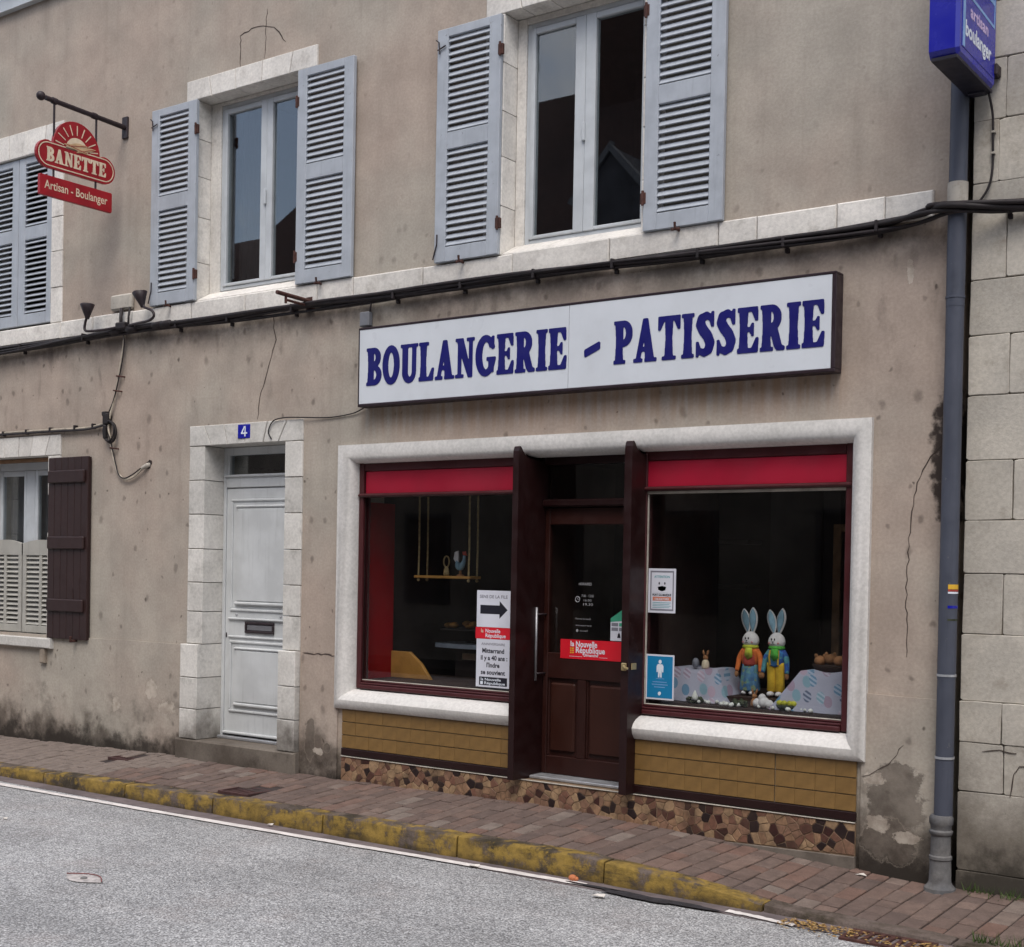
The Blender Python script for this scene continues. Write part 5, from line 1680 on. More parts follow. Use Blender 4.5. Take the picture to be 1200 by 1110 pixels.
print_text(t, "République", -.455, .855, .026, 'whiteprint', y - .0026, bold=.02, width=.175)
obj("emblem", rbox(-.487, -.465, .853, .874, y - .0022), 'whiteprint', t)
# mask notice
t = sheet("mask_notice", .818, 1.012, 1.388, 1.664, y, "white notice with dark border and a masked face", "notice")
for q in ((.832, .998, 1.640, 1.650), (.832, .998, 1.402, 1.412), (.832, .840, 1.412, 1.640), (.990, .998, 1.412, 1.640)):
    obj("border", rbox(*q, y - .0014), 'greyprint', t)
obj("panel", rbox(.845, .986, 1.515, 1.632, y - .0014), 'bluepale' if False else 'paper', t)
print_text(t, "ATTENTION", .915, 1.606, .020, 'tealprint', y - .0024, bold=.03, align='CENTER', width=.11)
for a in (.895, .935):
    obj("eye", MB().ball((a, y - .0016, 1.572), (.006, .0012, .009), 8, 6), 'ink', t)
obj("mask", MB().prism([(.885, 1.55), (.915, 1.556), (.945, 1.55), (.94, 1.53), (.915, 1.522), (.89, 1.53)], y - .002, y - .0012), 'tealprint', t)
print_text(t, "PORT DU MASQUE", .915, 1.494, .019, 'ink', y - .0024, bold=.03, align='CENTER', width=.132)
obj("band", rbox(.850, .982, 1.464, 1.488, y - .0014), 'orangeprint', t)
print_text(t, "OBLIGATOIRE", .915, 1.468, .018, 'paper', y - .0026, bold=.02, align='CENTER', width=.10)
for i in range(4):
    obj("print_line", rbox(.850, .980 - .01 * (i % 2), 1.450 - i * .010, 1.453 - i * .010, y - .0014), 'tealprint', t)
# blue notice with a standing figure
t = sheet("blue_notice", .812, 1.012, .846, 1.128, y, "blue notice with a white standing figure and pale border", "notice", 'paper')
obj("blue_field", rbox(.822, 1.002, .857, 1.117, y - .0014), 'cyanpaper', t)
ic = MB()
ic.prism(blob(.913, 1.083, .011, .013, 16, 0, 1), y - .0028, y - .0018)
ic.prism([(.897, 1.068), (.929, 1.068), (.937, 1.055), (.937, 1.018), (.929, 1.018), (.926, 1.045), (.926, 1.012), (.926, .985), (.916, .985), (.914, 1.012), (.912, 1.012), (.910, .985), (.900, .985), (.900, 1.012), (.900, 1.045), (.897, 1.018), (.889, 1.018), (.889, 1.055)], y - .0028, y - .0018)
obj("figure_icon", ic, 'whiteprint', t)
obj("print_line", rbox(.885, .945, .976, .979, y - .0018), 'bluepale', t)
for i, (a, b) in enumerate(((.862, .962), (.856, .970), (.874, .950))):
    obj("print_line", rbox(a, b, .954 - i * .016, .959 - i * .016, y - .0018), 'bluepale', t)
obj("seal", MB().prism(blob(.912, .885, .011, .012, 14, .1, 2), y - .0028, y - .0018), 'whiteprint', t)
# stickers on the shop door
y = .217
dy = .2165
t = sheet("newspaper_sticker", .092, .598, 1.058, 1.186, .1985, "wide red newspaper sticker across the dark shop door", "sticker", 'redpaper')
y = .1985
print_text(t, "la", .170, 1.142, .048, 'whiteprint', y - .0018, bold=.02)
print_text(t, "Nouvelle", .212, 1.139, .055, 'whiteprint', y - .0018, bold=.02, width=.165)
print_text(t, "République", .212, 1.100, .055, 'whiteprint', y - .0018, bold=.02, width=.225)
print_text(t, "Dimanche", .275, 1.078, .026, 'whiteprint', y - .0018, bold=.02, width=.11)
for i in range(3):
    obj("emblem", rbox(.170, .180, 1.095 + i * .014, 1.104 + i * .014, y - .0014).box(.186, .198, y - .002, y - .0012, 1.095 + i * .014, 1.104 + i * .014), 'yellowprint', t)
obj("print_line", rbox(.165, .265, 1.074, 1.076, y - .0014).box(.395, .46, y - .002, y - .0012, 1.074, 1.076), 'whiteprint', t)
t = thing("opening_hours", "small white opening hours lettering on the dark door glass", "lettering", (.25, .216, 1.36))
y = .2165
M['hours'] = plain("dim_white_print", lin(150, 150, 154), 0.5, 0.1, 9, 0, 0.0)
print_text(t, "HORAIRES", .265, 1.546, .024, 'hours', y, bold=.01, align='CENTER', width=.10)
obj("clock_ring", MB().tube([(.208 + .017 * math.cos(a), y, 1.452 + .018 * math.sin(a)) for a in [2 * math.pi * i / 16 for i in range(17)]], .003, 5), 'hours', t)
obj("clock_hands", MB().tube([(.208, y, 1.464), (.208, y, 1.452), (.218, y, 1.452)], .002, 4), 'hours', t)
print_text(t, "7.00 - 13.00", .238, 1.468, .024, 'hours', y, width=.095)
print_text(t, "16.00", .250, 1.440, .020, 'hours', y, width=.06)
print_text(t, "19.30", .245, 1.412, .024, 'hours', y, width=.075)
print_text(t, "Fermé le lundi", .195, 1.318, .018, 'hours', y, width=.115)
print_text(t, "merci", .195, 1.275, .016, 'hours', y, width=.12)
obj("emblem", MB().prism(blob(.21, 1.245, .009, .010, 10, .1, 3), y - .0008, y), 'hours', t)
print_text(t, "accueil", .23, 1.240, .016, 'hours', y, width=.06)
t = thing("folded_flyer", "green and white flyer with pointed top on the right of the door glass", "flyer", (.53, .214, 1.2))
y = .2165
obj("sheet", MB().prism([(.468, 1.19), (.600, 1.19), (.600, 1.36), (.575, 1.405), (.468, 1.335)], y - .0015, y), 'paper', t)
obj("roof_print", MB().prism([(.468, 1.312), (.600, 1.325), (.600, 1.36), (.575, 1.405), (.468, 1.335)], y - .0025, y - .0016), 'greenpaper', t)
for z_, m_ in ((1.285, 'greenpaper'), (1.255, 'greyprint')):
    obj("picture", MB().box(.475, .525, y - .0025, y - .0016, z_, z_ + .022), 'greyprint', t)
    obj("picture", MB().box(.533, .590, y - .0025, y - .0016, z_, z_ + .022), m_, t)
obj("figure_icon", MB().prism([(.520, 1.21), (.546, 1.21), (.540, 1.235), (.533, 1.245), (.526, 1.235)], y - .0025, y - .0016), 'ink', t)

# ------------------------------------------------------------------ fascia sign
t = thing("fascia_sign", "long white box sign lettered in navy capitals above the shopfront", "sign", (.3, -.05, 2.78))
sx0, sx1, sz0, sz1, sy = -1.487, 2.092, 2.780, 3.342, -.102
fr = MB()
fr.box(sx0, sx1, sy - .004, -.004, sz1 - .016, sz1, .004).box(sx0, sx1, sy - .004, -.004, sz0, sz0 + .020, .004)
fr.box(sx0, sx0 + .010, sy - .0035, -.004, sz0 + .020, sz1 - .016, .003).box(sx1 - .026, sx1, sy - .0035, -.004, sz0 + .020, sz1 - .016, .003)
obj("frame", fr, 'signframe', t)
for a, b in ((sx0 + .0105, .3075), (.3105, sx1 - .0265)):
    obj("face_panel", MB().box(a, b, sy, sy + .006, sz0 + .0205, sz1 - .0165, .0008), 'signwhite', t)
obj("back_tray", MB().box(sx0 + .002, sx1 - .002, -.05, -.006, sz0 + .006, sz1 - .006), 'signframe', t)
word("BOULANGERIE", (-1.405, sy - .0002, 2.927), UX, UZ, .262, 1.700, (0, -.003, 0), 'navy', t)
word("PATISSERIE", (.648, sy - .0002, 2.927), UX, UZ, .262, 1.378, (0, -.003, 0), 'navy', t)
obj("dash", MB().prism([(.430, 2.992), (.428, 3.026), (.434, 3.036), (.538, 3.078), (.547, 3.072), (.547, 3.036), (.541, 3.028), (.438, 2.986)], sy - .0032, sy - .0002), 'navy', t)
tw = thing("grey_cable_box", "small grey junction box on the wall at the left top of the long sign", "junction box", (-1.49, -.02, 3.37))
obj("box", MB().box(-1.535, -1.445, -.05, .0, 3.365, 3.47, .008), 'greybox', tw)
obj("cable_tail", MB().tube([(-1.45, -.03, 3.47), (-1.43, -.04, 3.52), (-1.47, -.05, 3.55)], .007, 6), 'cable', tw)

# ------------------------------------------------------------------ hanging sign on its bracket
bx = -4.243
t = thing("hanging_sign", "red baker's sign hanging from a black iron bracket between the upper shutters", "sign", (bx, 0, 5.28))
obj("wall_plate", MB().box(bx - .035, bx + .035, -.02, .0, 5.19, 5.37, .004), 'iron', t)
obj("bracket_rod", MB().tube([(bx, 0, 5.28), (bx, -.30, 5.29), (bx, -.78, 5.305)], [.022, .020, .020], 12).tube([(bx, -.30, 5.29), (bx, -.34, 5.291)], .026, 12).tube([(bx, -.68, 5.30), (bx, -.72, 5.302)], .026, 12), 'iron', t, autosmooth=40)
obj("ball_end", MB().ball((bx, -.823, 5.307), .036, 16, 12), 'iron', t, True)
for yy in (-.700, -.300):
    obj("hanger", MB().tube([(bx, yy, 5.30), (bx, yy, 4.60)], .009, 8), 'iron', t)
# oval board with the rising sun (outline in y,z)
cy_, cz_ = -.4925, 4.868
hl, hh = .375, .110
out = []
for i in range(13):
    a = -math.pi / 2 + math.pi * i / 12
    out.append((cy_ + hl - hh + hh * math.cos(a), cz_ + hh * math.sin(a)))
sr, scy, scz = .222, -.4925, 4.965
for i in range(19):
    a = math.pi * i / 18
    out.append((scy + sr * math.cos(a), scz + sr * math.sin(a)))
for i in range(13):
    a = math.pi / 2 + math.pi * i / 12
    out.append((cy_ - hl + hh + hh * math.cos(a), cz_ + hh * math.sin(a)))
board = obj("board", MB().prism(out, bx + .014, bx - .014, .002, axis='x'), 'bred', t)
fx_ = bx + .0142
def ringline(pts, w_):
    vs, fs = [], []
    n_ = len(pts)
    for i in range(n_):
        p0, p1 = Vector(pts[i - 1]), Vector(pts[(i + 1) % n_])
        d = (p1 - p0).normalized(); nn = Vector((-d.y, d.x)) * w_ / 2
        for s in (1, -1):
            vs.append((fx_, pts[i][0] + nn.x * s, pts[i][1] + nn.y * s)); vs.append((fx_ + .0016, pts[i][0] + nn.x * s, pts[i][1] + nn.y * s))
    for i in range(n_):
        j = (i + 1) % n_
        a, b = i * 4, j * 4
        fs += [(a + 1, b + 1, b + 3, a + 3), (a, b, b + 1, a + 1), (a + 2, a + 3, b + 3, b + 2)]
    return MB().add(vs, fs)
st = []
h2 = hh - .020; l2 = hl - .020
for i in range(13):
    a = -math.pi / 2 + math.pi * i / 12; st.append((cy_ + l2 - h2 + h2 * math.cos(a), cz_ + h2 * math.sin(a)))
for i in range(13):
    a = math.pi / 2 + math.pi * i / 12; st.append((cy_ - l2 + h2 + h2 * math.cos(a), cz_ + h2 * math.sin(a)))
obj("border_line", ringline(st, .008), 'cream', board)
sunp = [(scy + .105 * math.cos(math.pi * i / 20), scz - .012 + .105 * math.sin(math.pi * i / 20)) for i in range(21)]
obj("sun_disc", MB().prism(sunp, fx_ + .0016, fx_, axis='x'), 'cream', board)
for i in range(9):
    a = math.pi * (i + .5) / 9
    c_, s_ = math.cos(a), math.sin(a); w_ = .0035
    ry = [(scy + .125 * c_ - w_ * s_, scz - .012 + .125 * s_ + w_ * c_), (scy + .125 * c_ + w_ * s_, scz - .012 + .125 * s_ - w_ * c_), (scy + .205 * c_ + w_ * 1.3 * s_, scz - .012 + .205 * s_ - w_ * 1.3 * c_), (scy + .205 * c_ - w_ * 1.3 * s_, scz - .012 + .205 * s_ + w_ * 1.3 * c_)]
    obj("sun_ray", MB().prism(ry, fx_ + .0016, fx_, axis='x'), 'cream', board)
for (y0_, z0_, ln_, an, w_) in ((-.62, 4.985, .25, -8, .026), (-.60, 4.968, .22, 12, .026), (-.50, 4.94, .20, 20, .026)):
    sp_ = []
    ca, sa = math.cos(R(an)), math.sin(R(an))
    for i in range(15):
        u = ln_ * i / 14; v = w_ * math.sin(math.pi * i / 14); sp_.append((y0_ + u * ca - v * sa, z0_ + u * sa + v * ca))
    for i in range(13, 0, -1):
        u = ln_ * i / 14; v = -w_ * .35 * math.sin(math.pi * i / 14); sp_.append((y0_ + u * ca - v * sa, z0_ + u * sa + v * ca))
    k_ = .0018 + .0012 * (y0_ + .62) * 10
    obj("baguette", MB().prism(sp_, fx_ + .0030 + k_ * .6, fx_, axis='x'), 'creamdk', board)
    mid_ = [(fx_ + .0034 + k_ * .6, y0_ + ln_ * q * ca, z0_ + ln_ * q * sa + .004) for q in (.12, .5, .88)]
    obj("baguette_edge", MB().tube(mid_, .0022, 5), 'bred', board)
UY = (0, 1, 0)
word("BANETTE", (fx_, -.775, 4.812), UY, UZ, .112, .565, (.0016, 0, 0), 'cream', board)
lower = obj("lower_board", MB().prism([(-.826, 4.535), (-.152, 4.535), (-.145, 4.545), (-.145, 4.690), (-.152, 4.698), (-.826, 4.698), (-.832, 4.69), (-.832, 4.545)], bx + .014, bx - .014, .002, axis='x'), 'bred', t)
vs, fs = textmesh("Artisan - Boulanger", .1, bold=.012, width=.60)
obj("lettering", MB().add([(fx_ + .0006, -.790 + v.x, 4.592 + v.y * .95) for v in vs], fs), 'cream', lower)

# ------------------------------------------------------------------ blue light box sign
t = thing("light_box_sign", "blue projecting box sign with white lettering above the downpipe", "sign", (2.845, -.02, 4.25))
sideo = [(-.640, 4.195), (-.075, 4.195), (-.055, 4.215), (-.045, 4.28), (-.045, 5.35), (-.640, 5.35), (-.665, 5.32), (-.665, 4.225)]
bxs = obj("case", MB().prism(sideo, 2.918, 2.772, .018, axis='x'), 'blue', t)
obj("base_cover", MB().prism([(-.655, 2.782), (-.062, 2.782), (-.062, 2.908), (-.655, 2.908)], 4.180, 4.196, axis='z').box(2.80, 2.885, -.13, -.07, 4.170, 4.182, .004), 'bluedk', t)
# rotate helper above uses x,y order: swap to lie in x,y
for o_ in list(t.children):
    if o_.name.startswith("base_cover"):
        me_ = o_.data
        for v in me_.vertices:
            if v.co.z > 4.179 and v.co.x < 0.5:
                v.co = (v.co.y, v.co.x, v.co.z)
fxx = 2.9184
sf = obj("face", MB().prism([(-.615, 4.245), (-.085, 4.245), (-.085, 5.30), (-.615, 5.30)], fxx + .002, fxx - .004, .001, axis='x'), 'blue', t)
fx2 = fxx + .0022
obj("pale_edge", MB().box(fx2, fx2 + .0006, -.612, -.575, 4.25, 5.30), 'bluepale', sf)
def bar_on(y0_, z0_, y1_, z1_, w_, mat, nm="stripe", lift=.0008):
    d = Vector((y1_ - y0_, z1_ - z0_)).normalized(); nn = Vector((-d.y, d.x)) * w_ / 2
    obj(nm, MB().prism([(y0_ - nn.x, z0_ - nn.y), (y1_ - nn.x, z1_ - nn.y), (y1_ + nn.x, z1_ + nn.y), (y0_ + nn.x, z0_ + nn.y)], fx2 + lift, fx2, axis='x'), mat, sf)
bar_on(-.60, 4.528, -.09, 4.505, .016, 'bluepale', "stripe", .0012)
bar_on(-.60, 4.54, -.60, 5.30, .016, 'bluepale', "stripe", .0016)
bar_on(-.095, 4.51, -.095, 5.30, .012, 'bluepale', "stripe", .0016)
bar_on(-.50, 4.585, -.50, 4.86, .085, 'bluepale', "baguette_print", .0012)
bar_on(-.385, 4.62, -.375, 4.86, .018, 'bluepale', "baguette_print", .0012)
bar_on(-.345, 4.66, -.335, 4.86, .012, 'bluepale', "baguette_print", .0012)
da = [(fx2 + .001, -.26 + .105 * math.cos(a), 4.78 + .10 * math.sin(a)) for a in [-math.pi / 2 + math.pi * i / 14 for i in range(15)]]
obj("letter", MB().tube([(fx2 + .001, -.26, 4.86)] + [(fx2 + .001, -.26, 4.70)] + [(fx2 + .001, -.20, 4.685)] + da[6:], .010, 6), 'whiteprint', sf)
bar_on(-.30, 4.635, -.10, 4.628, .026, 'bluepale', "stripe", .0012)
for tx, y0_, z0_, wd, sz_, mt in (("artisan", -.50, 4.425, .30, .085, 'lilacprint'), ("boulanger", -.575, 4.315, .43, .105, 'whiteprint')):
    vs, fs = textmesh(tx, sz_, bold=.03, width=wd)
    obj("lettering", MB().add([(fx2 + .0009, y0_ + v.x, z0_ + v.y) for v in vs], fs), mt, sf)
obj("wall_bracket", MB().box(2.875, 2.935, -.075, .0, 4.27, 4.33, .006), 'iron', t)
obj("wall_bracket", MB().box(2.83, 2.87, -.05, .0, 4.8, 4.86, .006), 'iron', t)
pts = smooth_path([(2.895, -.08, 4.18), (2.903, -.03, 4.08), (2.905, -.02, 3.95), (2.905, -.018, 3.80), (2.885, -.02, 3.70), (2.83, -.03, 3.62), (2.77, -.07, 3.575)], 6)
t2 = thing("sign_power_cable", "thin black cable curving down from the blue sign to the wall cables", "cable", (2.9, 0, 3.6))
obj("cable", MB().tube(pts, .0065, 7), 'cable', t2, True)
for zz in (3.88, 3.99):
    obj("clip", MB().box(2.895, 2.917, -.03, .0, zz - .006, zz + .006, .002), 'boxwhite', t2)

# ------------------------------------------------------------------ number plate
t = thing("number_plate", "small blue enamel house number 4 over the white door", "number plate", (-2.744, -.02, 2.60))
obj("plate", MB().box(-2.812, -2.676, -.022, -.014, 2.618, 2.726, .003), 'blue', t)
n4 = MB()
n4.prism([(-2.735, 2.632), (-2.722, 2.632), (-2.722, 2.712), (-2.733, 2.712)], -.0236, -.0221)
n4.prism([(-2.772, 2.652), (-2.705, 2.652), (-2.705, 2.664), (-2.772, 2.664)], -.0240, -.0221)
n4.prism([(-2.772, 2.660), (-2.757, 2.660), (-2.728, 2.712), (-2.741, 2.712)], -.0232, -.0221)
obj("numeral", n4, 'whiteprint', t)

# ------------------------------------------------------------------ cables
rc = random.Random(9)
t = thing("wall_cable_bundle", "thick bundle of black cables strung along under the stone string course", "cables", (-1.5, -.05, 3.55))
basep = [(-9.4, 3.53), (-7.5, 3.545), (-6.0, 3.543), (-5.0, 3.558), (-4.3, 3.575), (-3.8, 3.572), (-3.0, 3.556), (-2.2, 3.565), (-1.5, 3.560), (-.7, 3.566), (.1, 3.572), (.9, 3.562), (1.6, 3.552), (2.1, 3.562), (2.45, 3.580), (2.73, 3.595), (3.1, 3.575), (3.6, 3.55), (5.2, 3.54)]
for k in range(6):
    ph = rc.uniform(0, 6)
    pts = []
    for i, (x_, z_) in enumerate(basep):
        sag = 0 if k < 4 else -.012
        yy = -.052 - .020 * math.cos(k * 1.05 + i * .7) - (0.09 if 2.55 < x_ < 2.9 else 0)
        if k >= 3 and x_ < -4.8: z_ = z_ - .004
        pts.append((x_ + rc.uniform(-.1, .1) * (i not in (0, len(basep) - 1)), yy, z_ + .020 * math.sin(k * 1.05 + i * .9) + sag + rc.uniform(-.006, .006)))
    obj("strand", MB().tube(smooth_path(pts, 9), rc.uniform(.009, .016), 7), 'cable', t, True)
for x_ in (-5.6, -4.7, -3.5, -2.9, -2.2, -1.2, -.6, .0, .6, 1.2, 1.75, 2.3, 3.0):
    z_ = interp(x_, basep)
    obj("clamp", MB().box(x_ - .009, x_ + .009, -.081, .0, z_ - .034, z_ + .028, .003).box(x_ - .008, x_ + .014, -.03, .0, z_ - .058, z_ - .03, .003), 'cable', t)
for x_ in (-4.26, -4.05, -3.72, -3.62):
    z_ = 3.572
    obj("splice", MB().tube([(x_ - .07, -.07, z_ - .005), (x_ - .05, -.07, z_), (x_ + .05, -.07, z_ + .004), (x_ + .07, -.07, z_)], [.012, .030, .030, .012], 8), 'cable', t, True)
t = thing("branch_cable", "weathered grey cable looping down the wall above the dark plank shutter", "cable", (-4.3, -.02, 2.8))
main = [(-4.19, -.03, 3.55), (-4.215, -.025, 3.42), (-4.26, -.022, 3.25), (-4.32, -.022, 3.02), (-4.37, -.025, 2.88), (-4.385, -.03, 2.78), (-4.36, -.025, 2.66), (-4.325, -.022, 2.53), (-4.26, -.022, 2.39), (-4.16, -.022, 2.335), (-4.04, -.022, 2.36), (-3.93, -.02, 2.43), (-3.90, .01, 2.445)]
obj("strand", MB().tube(smooth_path(main, 8), .009, 7), 'cablegrey', t, True)
obj("strand", MB().tube(smooth_path([(a + .022 * math.sin(i * 1.1), b - .006, c + .014 * math.cos(i * 1.3)) for i, (a, b, c) in enumerate(main)], 8), .0055, 7), 'cable', t, True)
lp = [(-4.38 + .07 * math.cos(a) + .03, -.035, 2.735 + .085 * math.sin(a)) for a in [R(100) - R(300) * i / 18 for i in range(19)]]
obj("coil", MB().tube(lp, .011, 7), 'cable', t, True)
obj("coil", MB().tube([(a * 1.0 - .012, b - .012, c + .01) for a, b, c in lp], .008, 7), 'cable', t, True)
obj("junction", MB().box(-4.445, -4.37, -.055, .0, 2.80, 2.90, .012).box(-4.43, -4.395, -.06, -.02, 2.68, 2.80, .01).box(-4.46, -4.40, -.05, .0, 2.875, 2.915, .008), 'cable', t)
side = [(-9.4, -.02, 2.83), (-7.5, -.02, 2.815), (-6.0, -.02, 2.80), (-5.2, -.02, 2.795), (-4.7, -.02, 2.79), (-4.42, -.03, 2.815)]
obj("strand", MB().tube(smooth_path(side, 8), .010, 7), 'cablegrey', t, True)
obj("strand", MB().tube(smooth_path([(a, b - .010, c - .016) for a, b, c in side], 8), .009, 7), 'cable', t, True)
for x_, z_ in ((-4.265, 3.20), (-4.30, 3.08), (-4.335, 2.60)):
    obj("clip", MB().tube([(x_ - .02, -.035, z_ + .006), (x_ + .045, -.03, z_ - .004), (x_ + .05, .0, z_ - .004)], .007, 6), 'rust', t)
for x_ in (-5.9, -5.55, -5.2, -4.85, -4.6):
    obj("clip", MB().box(x_ - .010, x_ + .010, -.038, .0, interp(x_, [(-6, 2.80), (-4.42, 2.81)]) - .032, interp(x_, [(-6, 2.80), (-4.42, 2.81)]) + .012, .003), 'cable', t)
obj("wall_gland", MB().tube([(-3.945, -.03, 2.42), (-3.895, -.012, 2.445), (-3.875, .02, 2.455)], [.014, .020, .020], 10), 'boxwhite', t)
obj("hole", MB().prism(blob(-3.885, 2.455, .032, .034, 16, .3, 2), -.004, .004), 'dark', t)
t = thing("door_wire", "thin black wire running from the white door head to the long sign", "wire", (-1.9, -.02, 2.74))
obj("wire", MB().tube(smooth_path([(-2.44, -.022, 2.60), (-2.47, -.024, 2.66), (-2.42, -.024, 2.735), (-2.30, -.024, 2.755), (-2.12, -.022, 2.748), (-1.85, -.010, 2.735), (-1.62, -.012, 2.752), (-1.50, -.02, 2.785)], 8), .005, 6), 'cable', t, True)
# black cone lamps on curved rods, and the pale box between them
def cone_lamp(pts, tip, axis_up, label, base):
    t = thing("cone_insulator", label, "insulator", base)
    obj("rod", MB().tube(smooth_path(pts, 8), .011, 8), 'iron', t, True)
    x_, y_, z_ = tip
    dx_ = axis_up
    mb = MB().tube([(x_, y_, z_ - .02), (x_ + dx_ * .2, y_, z_), (x_ + dx_ * .55, y_ - .004, z_ + .045), (x_ + dx_, y_ - .008, z_ + .10), (x_ + dx_ * 1.02, y_ - .008, z_ + .108)], [.016, .022, .040, .062, .050], 14)
    obj("cone", mb, 'iron', t, True)
cone_lamp([(-4.14, -.09, 3.60), (-4.32, -.12, 3.585), (-4.50, -.15, 3.582), (-4.555, -.155, 3.60), (-4.55, -.155, 3.655), (-4.53, -.155, 3.70)], (-4.525, -.155, 3.705), .012, "black cone on a curved iron rod nearest the hanging sign", (-4.3, -.1, 3.6))
cone_lamp([(-4.06, -.09, 3.60), (-3.90, -.12, 3.60), (-3.73, -.15, 3.60), (-3.665, -.155, 3.63), (-3.69, -.155, 3.675), (-3.78, -.155, 3.71), (-3.80, -.155, 3.73)], (-3.805, -.155, 3.735), -.03, "black cone on a curved iron rod under the middle shutter", (-3.9, -.1, 3.6))
t = thing("pale_junction_box", "weathered white junction box on the wall between the black cones", "junction box", (-4.235, -.03, 3.73))
obj("box", MB().box(-4.37, -4.10, -.045, .0, 3.755, 3.885, .014), 'boxwhite', t)
obj("lead", MB().tube([(-4.20, -.055, 3.76), (-4.19, -.07, 3.68), (-4.17, -.08, 3.60)], .015, 8).tube([(-4.09, -.055, 3.76), (-4.09, -.07, 3.68), (-4.08, -.08, 3.58)], .009, 8), 'cable', t, True)
obj("bolt_block", MB().box(-4.22, -4.10, -.11, -.06, 3.575, 3.635, .01), 'cable', t)
t = thing("iron_bar_bracket", "rusty iron bar bracket sticking out over the cables below a window", "bracket", (-2.05, 0, 3.58))
obj("bar", MB().tube([(-2.055, .0, 3.605), (-2.055, -.36, 3.615)], .016, 8).tube([(-2.055, -.02, 3.57), (-2.055, -.27, 3.575)], .010, 8), 'rust', t)
obj("prong", MB().tube([(-2.055, -.27, 3.615), (-2.055, -.27, 3.55)], .010, 8), 'rust', t)
obj("wall_plate", MB().box(-2.09, -2.02, -.03, .0, 3.54, 3.64, .005), 'rust', t)

# ------------------------------------------------------------------ downpipe
t = thing("downpipe", "grey zinc downpipe with cast iron foot between the house and the stone wall", "downpipe", (2.742, -.07, 0))
pr = .0475
segs = [(7.0, 3.735), (3.735, 3.10), (3.10, 2.62), (2.62, 1.12), (1.12, .66), (.66, .36)]
for k, (a, b) in enumerate(segs):
    xa, xb = 2.738 + .0028 * 0, 2.742
    obj("pipe_length", MB().tube([(2.742, -.068, a), (2.742, -.068, b - .02)], pr + .0012 * (k % 2), 20), 'pipe', t, autosmooth=40)
for zz in (3.68,):
    obj("pipe_collar", MB().tube([(2.742, -.068, zz + .055), (2.742, -.068, zz - .055)], pr + .006, 20), 'boxwhite', t, autosmooth=40)
for zz in (3.13, 1.12, .68):
    obj("bracket", MB().tube([(2.742, -.068, zz + .006), (2.742, -.068, zz - .006)], pr + .004, 20).box(2.735, 2.749, -.03, .01, zz - .006, zz + .006), 'alu' if zz < 2 else 'pipe', t)
cf = [(.085, -.03), (.082, -.004), (.066, .012), (.058, .03), (.055, .145), (.060, .150), (.060, .165), (.053, .172), (.051, .275), (.058, .282), (.062, .292), (.062, .300), (.053, .308), (.056, .33), (.062, .34), (.062, .372), (.054, .385)]
obj("cast_foot", MB().lathe([(r_, z_ + interp(2.74, BASE) * .6) for r_, z_ in cf], 2.735, -.075, 20), 'cast', t, autosmooth=35)
for z0_, z1_, m_ in ((1.580, 1.605, 'yellowprint'), (1.568, 1.578, 'redcloth'), (1.556, 1.566, 'whiteprint'), (1.478, 1.493, 'blue'), (1.412, 1.422, 'moss')):
    a0, a1 = R(-75), R(25)
    vs = []; n_ = 10
    for zz in (z0_, z1_):
        for i in range(n_ + 1):
            a = a0 + (a1 - a0) * i / n_
            vs.append((2.742 + (pr + .0024) * math.cos(a), -.068 + (pr + .0024) * math.sin(a), zz))
    obj("coloured_mark", MB().add(vs, [(i, i + 1, n_ + 2 + i, n_ + 1 + i) for i in range(n_)]), m_, t)

# ------------------------------------------------------------------ neighbouring stone building
sb = thing("stone_building", "pale ashlar stone building to the right of the grey downpipe", "building", (4.2, 0, 0))
bw = MB().box(2.80, 9.5, .012, 8.0, -.4, 6.9)
obj("wall", bw, 'mortar', sb)
obj("roof", MB().prism([(-.3, 6.9), (-.3, 7.0), (4.0, 9.8), (8.3, 7.0), (8.3, 6.9)], 2.78, 9.6, axis='x'), 'slate', sb)
rows = [(-.3, .08, None), (.08, .505, 3.24), (.505, .766, 3.035), (.766, .986, 3.02), (.986, 1.344, 3.42), (1.344, 1.665, 3.009), (1.665, 1.948, 3.33), (1.948, 2.268, 3.046), (2.268, 2.61, 3.52), (2.61, 2.929, 3.013), (2.929, 3.224, 3.30), (3.224, 3.589, 2.981), (3.589, 3.733, 3.45), (3.733, 4.062, 2.932), (4.062, 4.382, 2.964), (4.382, 4.684, 3.25), (4.684, 5.02, 3.0), (5.02, 5.4, 3.3), (5.4, 5.78, 3.02), (5.78, 6.2, 3.35), (6.2, 6.6, 3.05)]
rq = random.Random(31)
for z0_, z1_, first in rows:
    x_ = 2.798
    nx_ = first or 3.3
    while x_ < 5.6:
        j = .0016
        ply = [(x_ + j, z0_ + j), (nx_ - j, z0_ + j), (nx_ - j, z1_ - j), (x_ + j, z1_ - j)]
        ply = [(a + rq.uniform(-.003, .002), b + rq.uniform(-.003, .003)) for a, b in ply]
        q_ = []
        for i_ in range(4):
            p0_, p1_ = Vector(ply[i_]), Vector(ply[(i_ + 1) % 4])
            q_ += [tuple(p0_.lerp(p1_, t_) + Vector((rq.uniform(-.0014, .0014), rq.uniform(-.0014, .0014)))) for t_ in ((.02, .3, .6, .97) if (p1_ - p0_).length > .1 else (.04, .96))]
        ply = q_
        pr_ = rq.uniform(-.0025, .0025) + (-.012 if z1_ < 1.0 else 0)
        obj("stone_block", MB().prism(ply, -.004 + pr_, .03, .0035), 'ashlar', sb)
        x_, nx_ = nx_, nx_ + rq.uniform(.42, .8)
bl_ = MB()
crack([(3.07, .50), (3.09, .62), (3.12, .66), (3.22, .67)], .004, -.0195, sb)
crack([(2.92, .72), (3.02, .735), (3.10, .73)], .003, -.0195, sb)

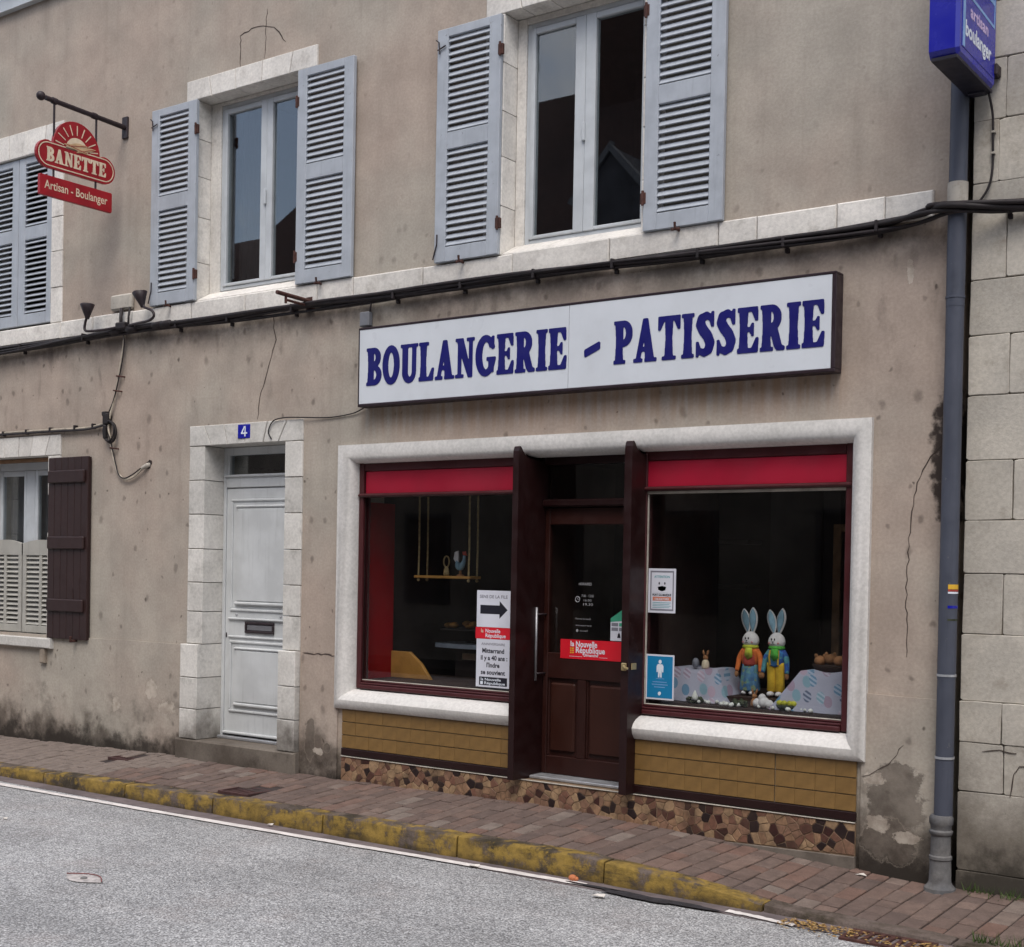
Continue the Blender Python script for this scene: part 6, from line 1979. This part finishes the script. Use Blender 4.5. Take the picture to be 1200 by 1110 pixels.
# ------------------------------------------------------------------ across the street (seen in the window glass)
struct("far_pavement", MB().box(-40, 40, -11.2, -9.4, -.3, .02), 'pavebed')
def facing_house(x0, x1, eave, ridge, label, hip, yf=-11.0, yb=-18.0):
    h = thing("facing_house", label, "house", ((x0 + x1) / 2, yf, 0))
    obj("wall", MB().box(x0, x1, yb, yf, -.3, eave), 'oppwall', h)
    ym = (yf + yb) / 2
    o_ = .3
    v = [(x0 - o_, yf + o_, eave), (x1 + o_, yf + o_, eave), (x1 + o_, yb - o_, eave), (x0 - o_, yb - o_, eave), (x0 + hip, ym, ridge), (x1 - hip, ym, ridge)]
    obj("roof", MB().add(v, [(0, 1, 5, 4), (2, 3, 4, 5), (0, 4, 3), (1, 2, 5), (3, 2, 1, 0)]), 'opproof', h)
    n_ = int((x1 - x0) / 2.6)
    for i in range(n_):
        xx = x0 + (x1 - x0) * (i + .5) / n_
        for zz in (1.0, 3.9):
            w_ = obj("window", MB().box(xx - .52, xx + .52, yf - .01, yf + .03, zz, zz + 1.6, .01), 'dim', h)
            obj("pane", MB().box(xx - .44, xx + .44, yf + .02, yf + .034, zz + .08, zz + 1.52), 'dark', w_)
    return h
fh = facing_house(-16.6, 9.5, 6.6, 11.0, "brown roofed house facing the bakery from across the street", 1.6)
dm = MB().prism([(-7.2, 6.9), (-5.8, 6.9), (-5.8, 7.8), (-6.5, 8.55), (-7.2, 7.8)], -11.0, -13.6)
obj("dormer", dm, 'slate', fh)
obj("dormer_verge", MB().prism([(-7.3, 7.72), (-7.2, 7.66), (-6.5, 8.45), (-6.48, 8.62)], -10.95, -11.1).prism([(-5.7, 7.72), (-5.8, 7.66), (-6.5, 8.45), (-6.48, 8.56)], -10.95, -11.1), 'greybox', fh)
obj("tall_gable", MB().prism([(-8.95, 6.0), (-2.5, 6.0), (-2.5, 11.6), (-5.7, 14.0), (-8.95, 12.4)], -14.0, -18.0), 'opproof', fh)
facing_house(-30, -16.8, 6.0, 9.3, "lower brown roofed house further left across the street", 1.0)
facing_house(10.0, 30, 6.2, 9.6, "brown roofed house further right across the street", 1.2)
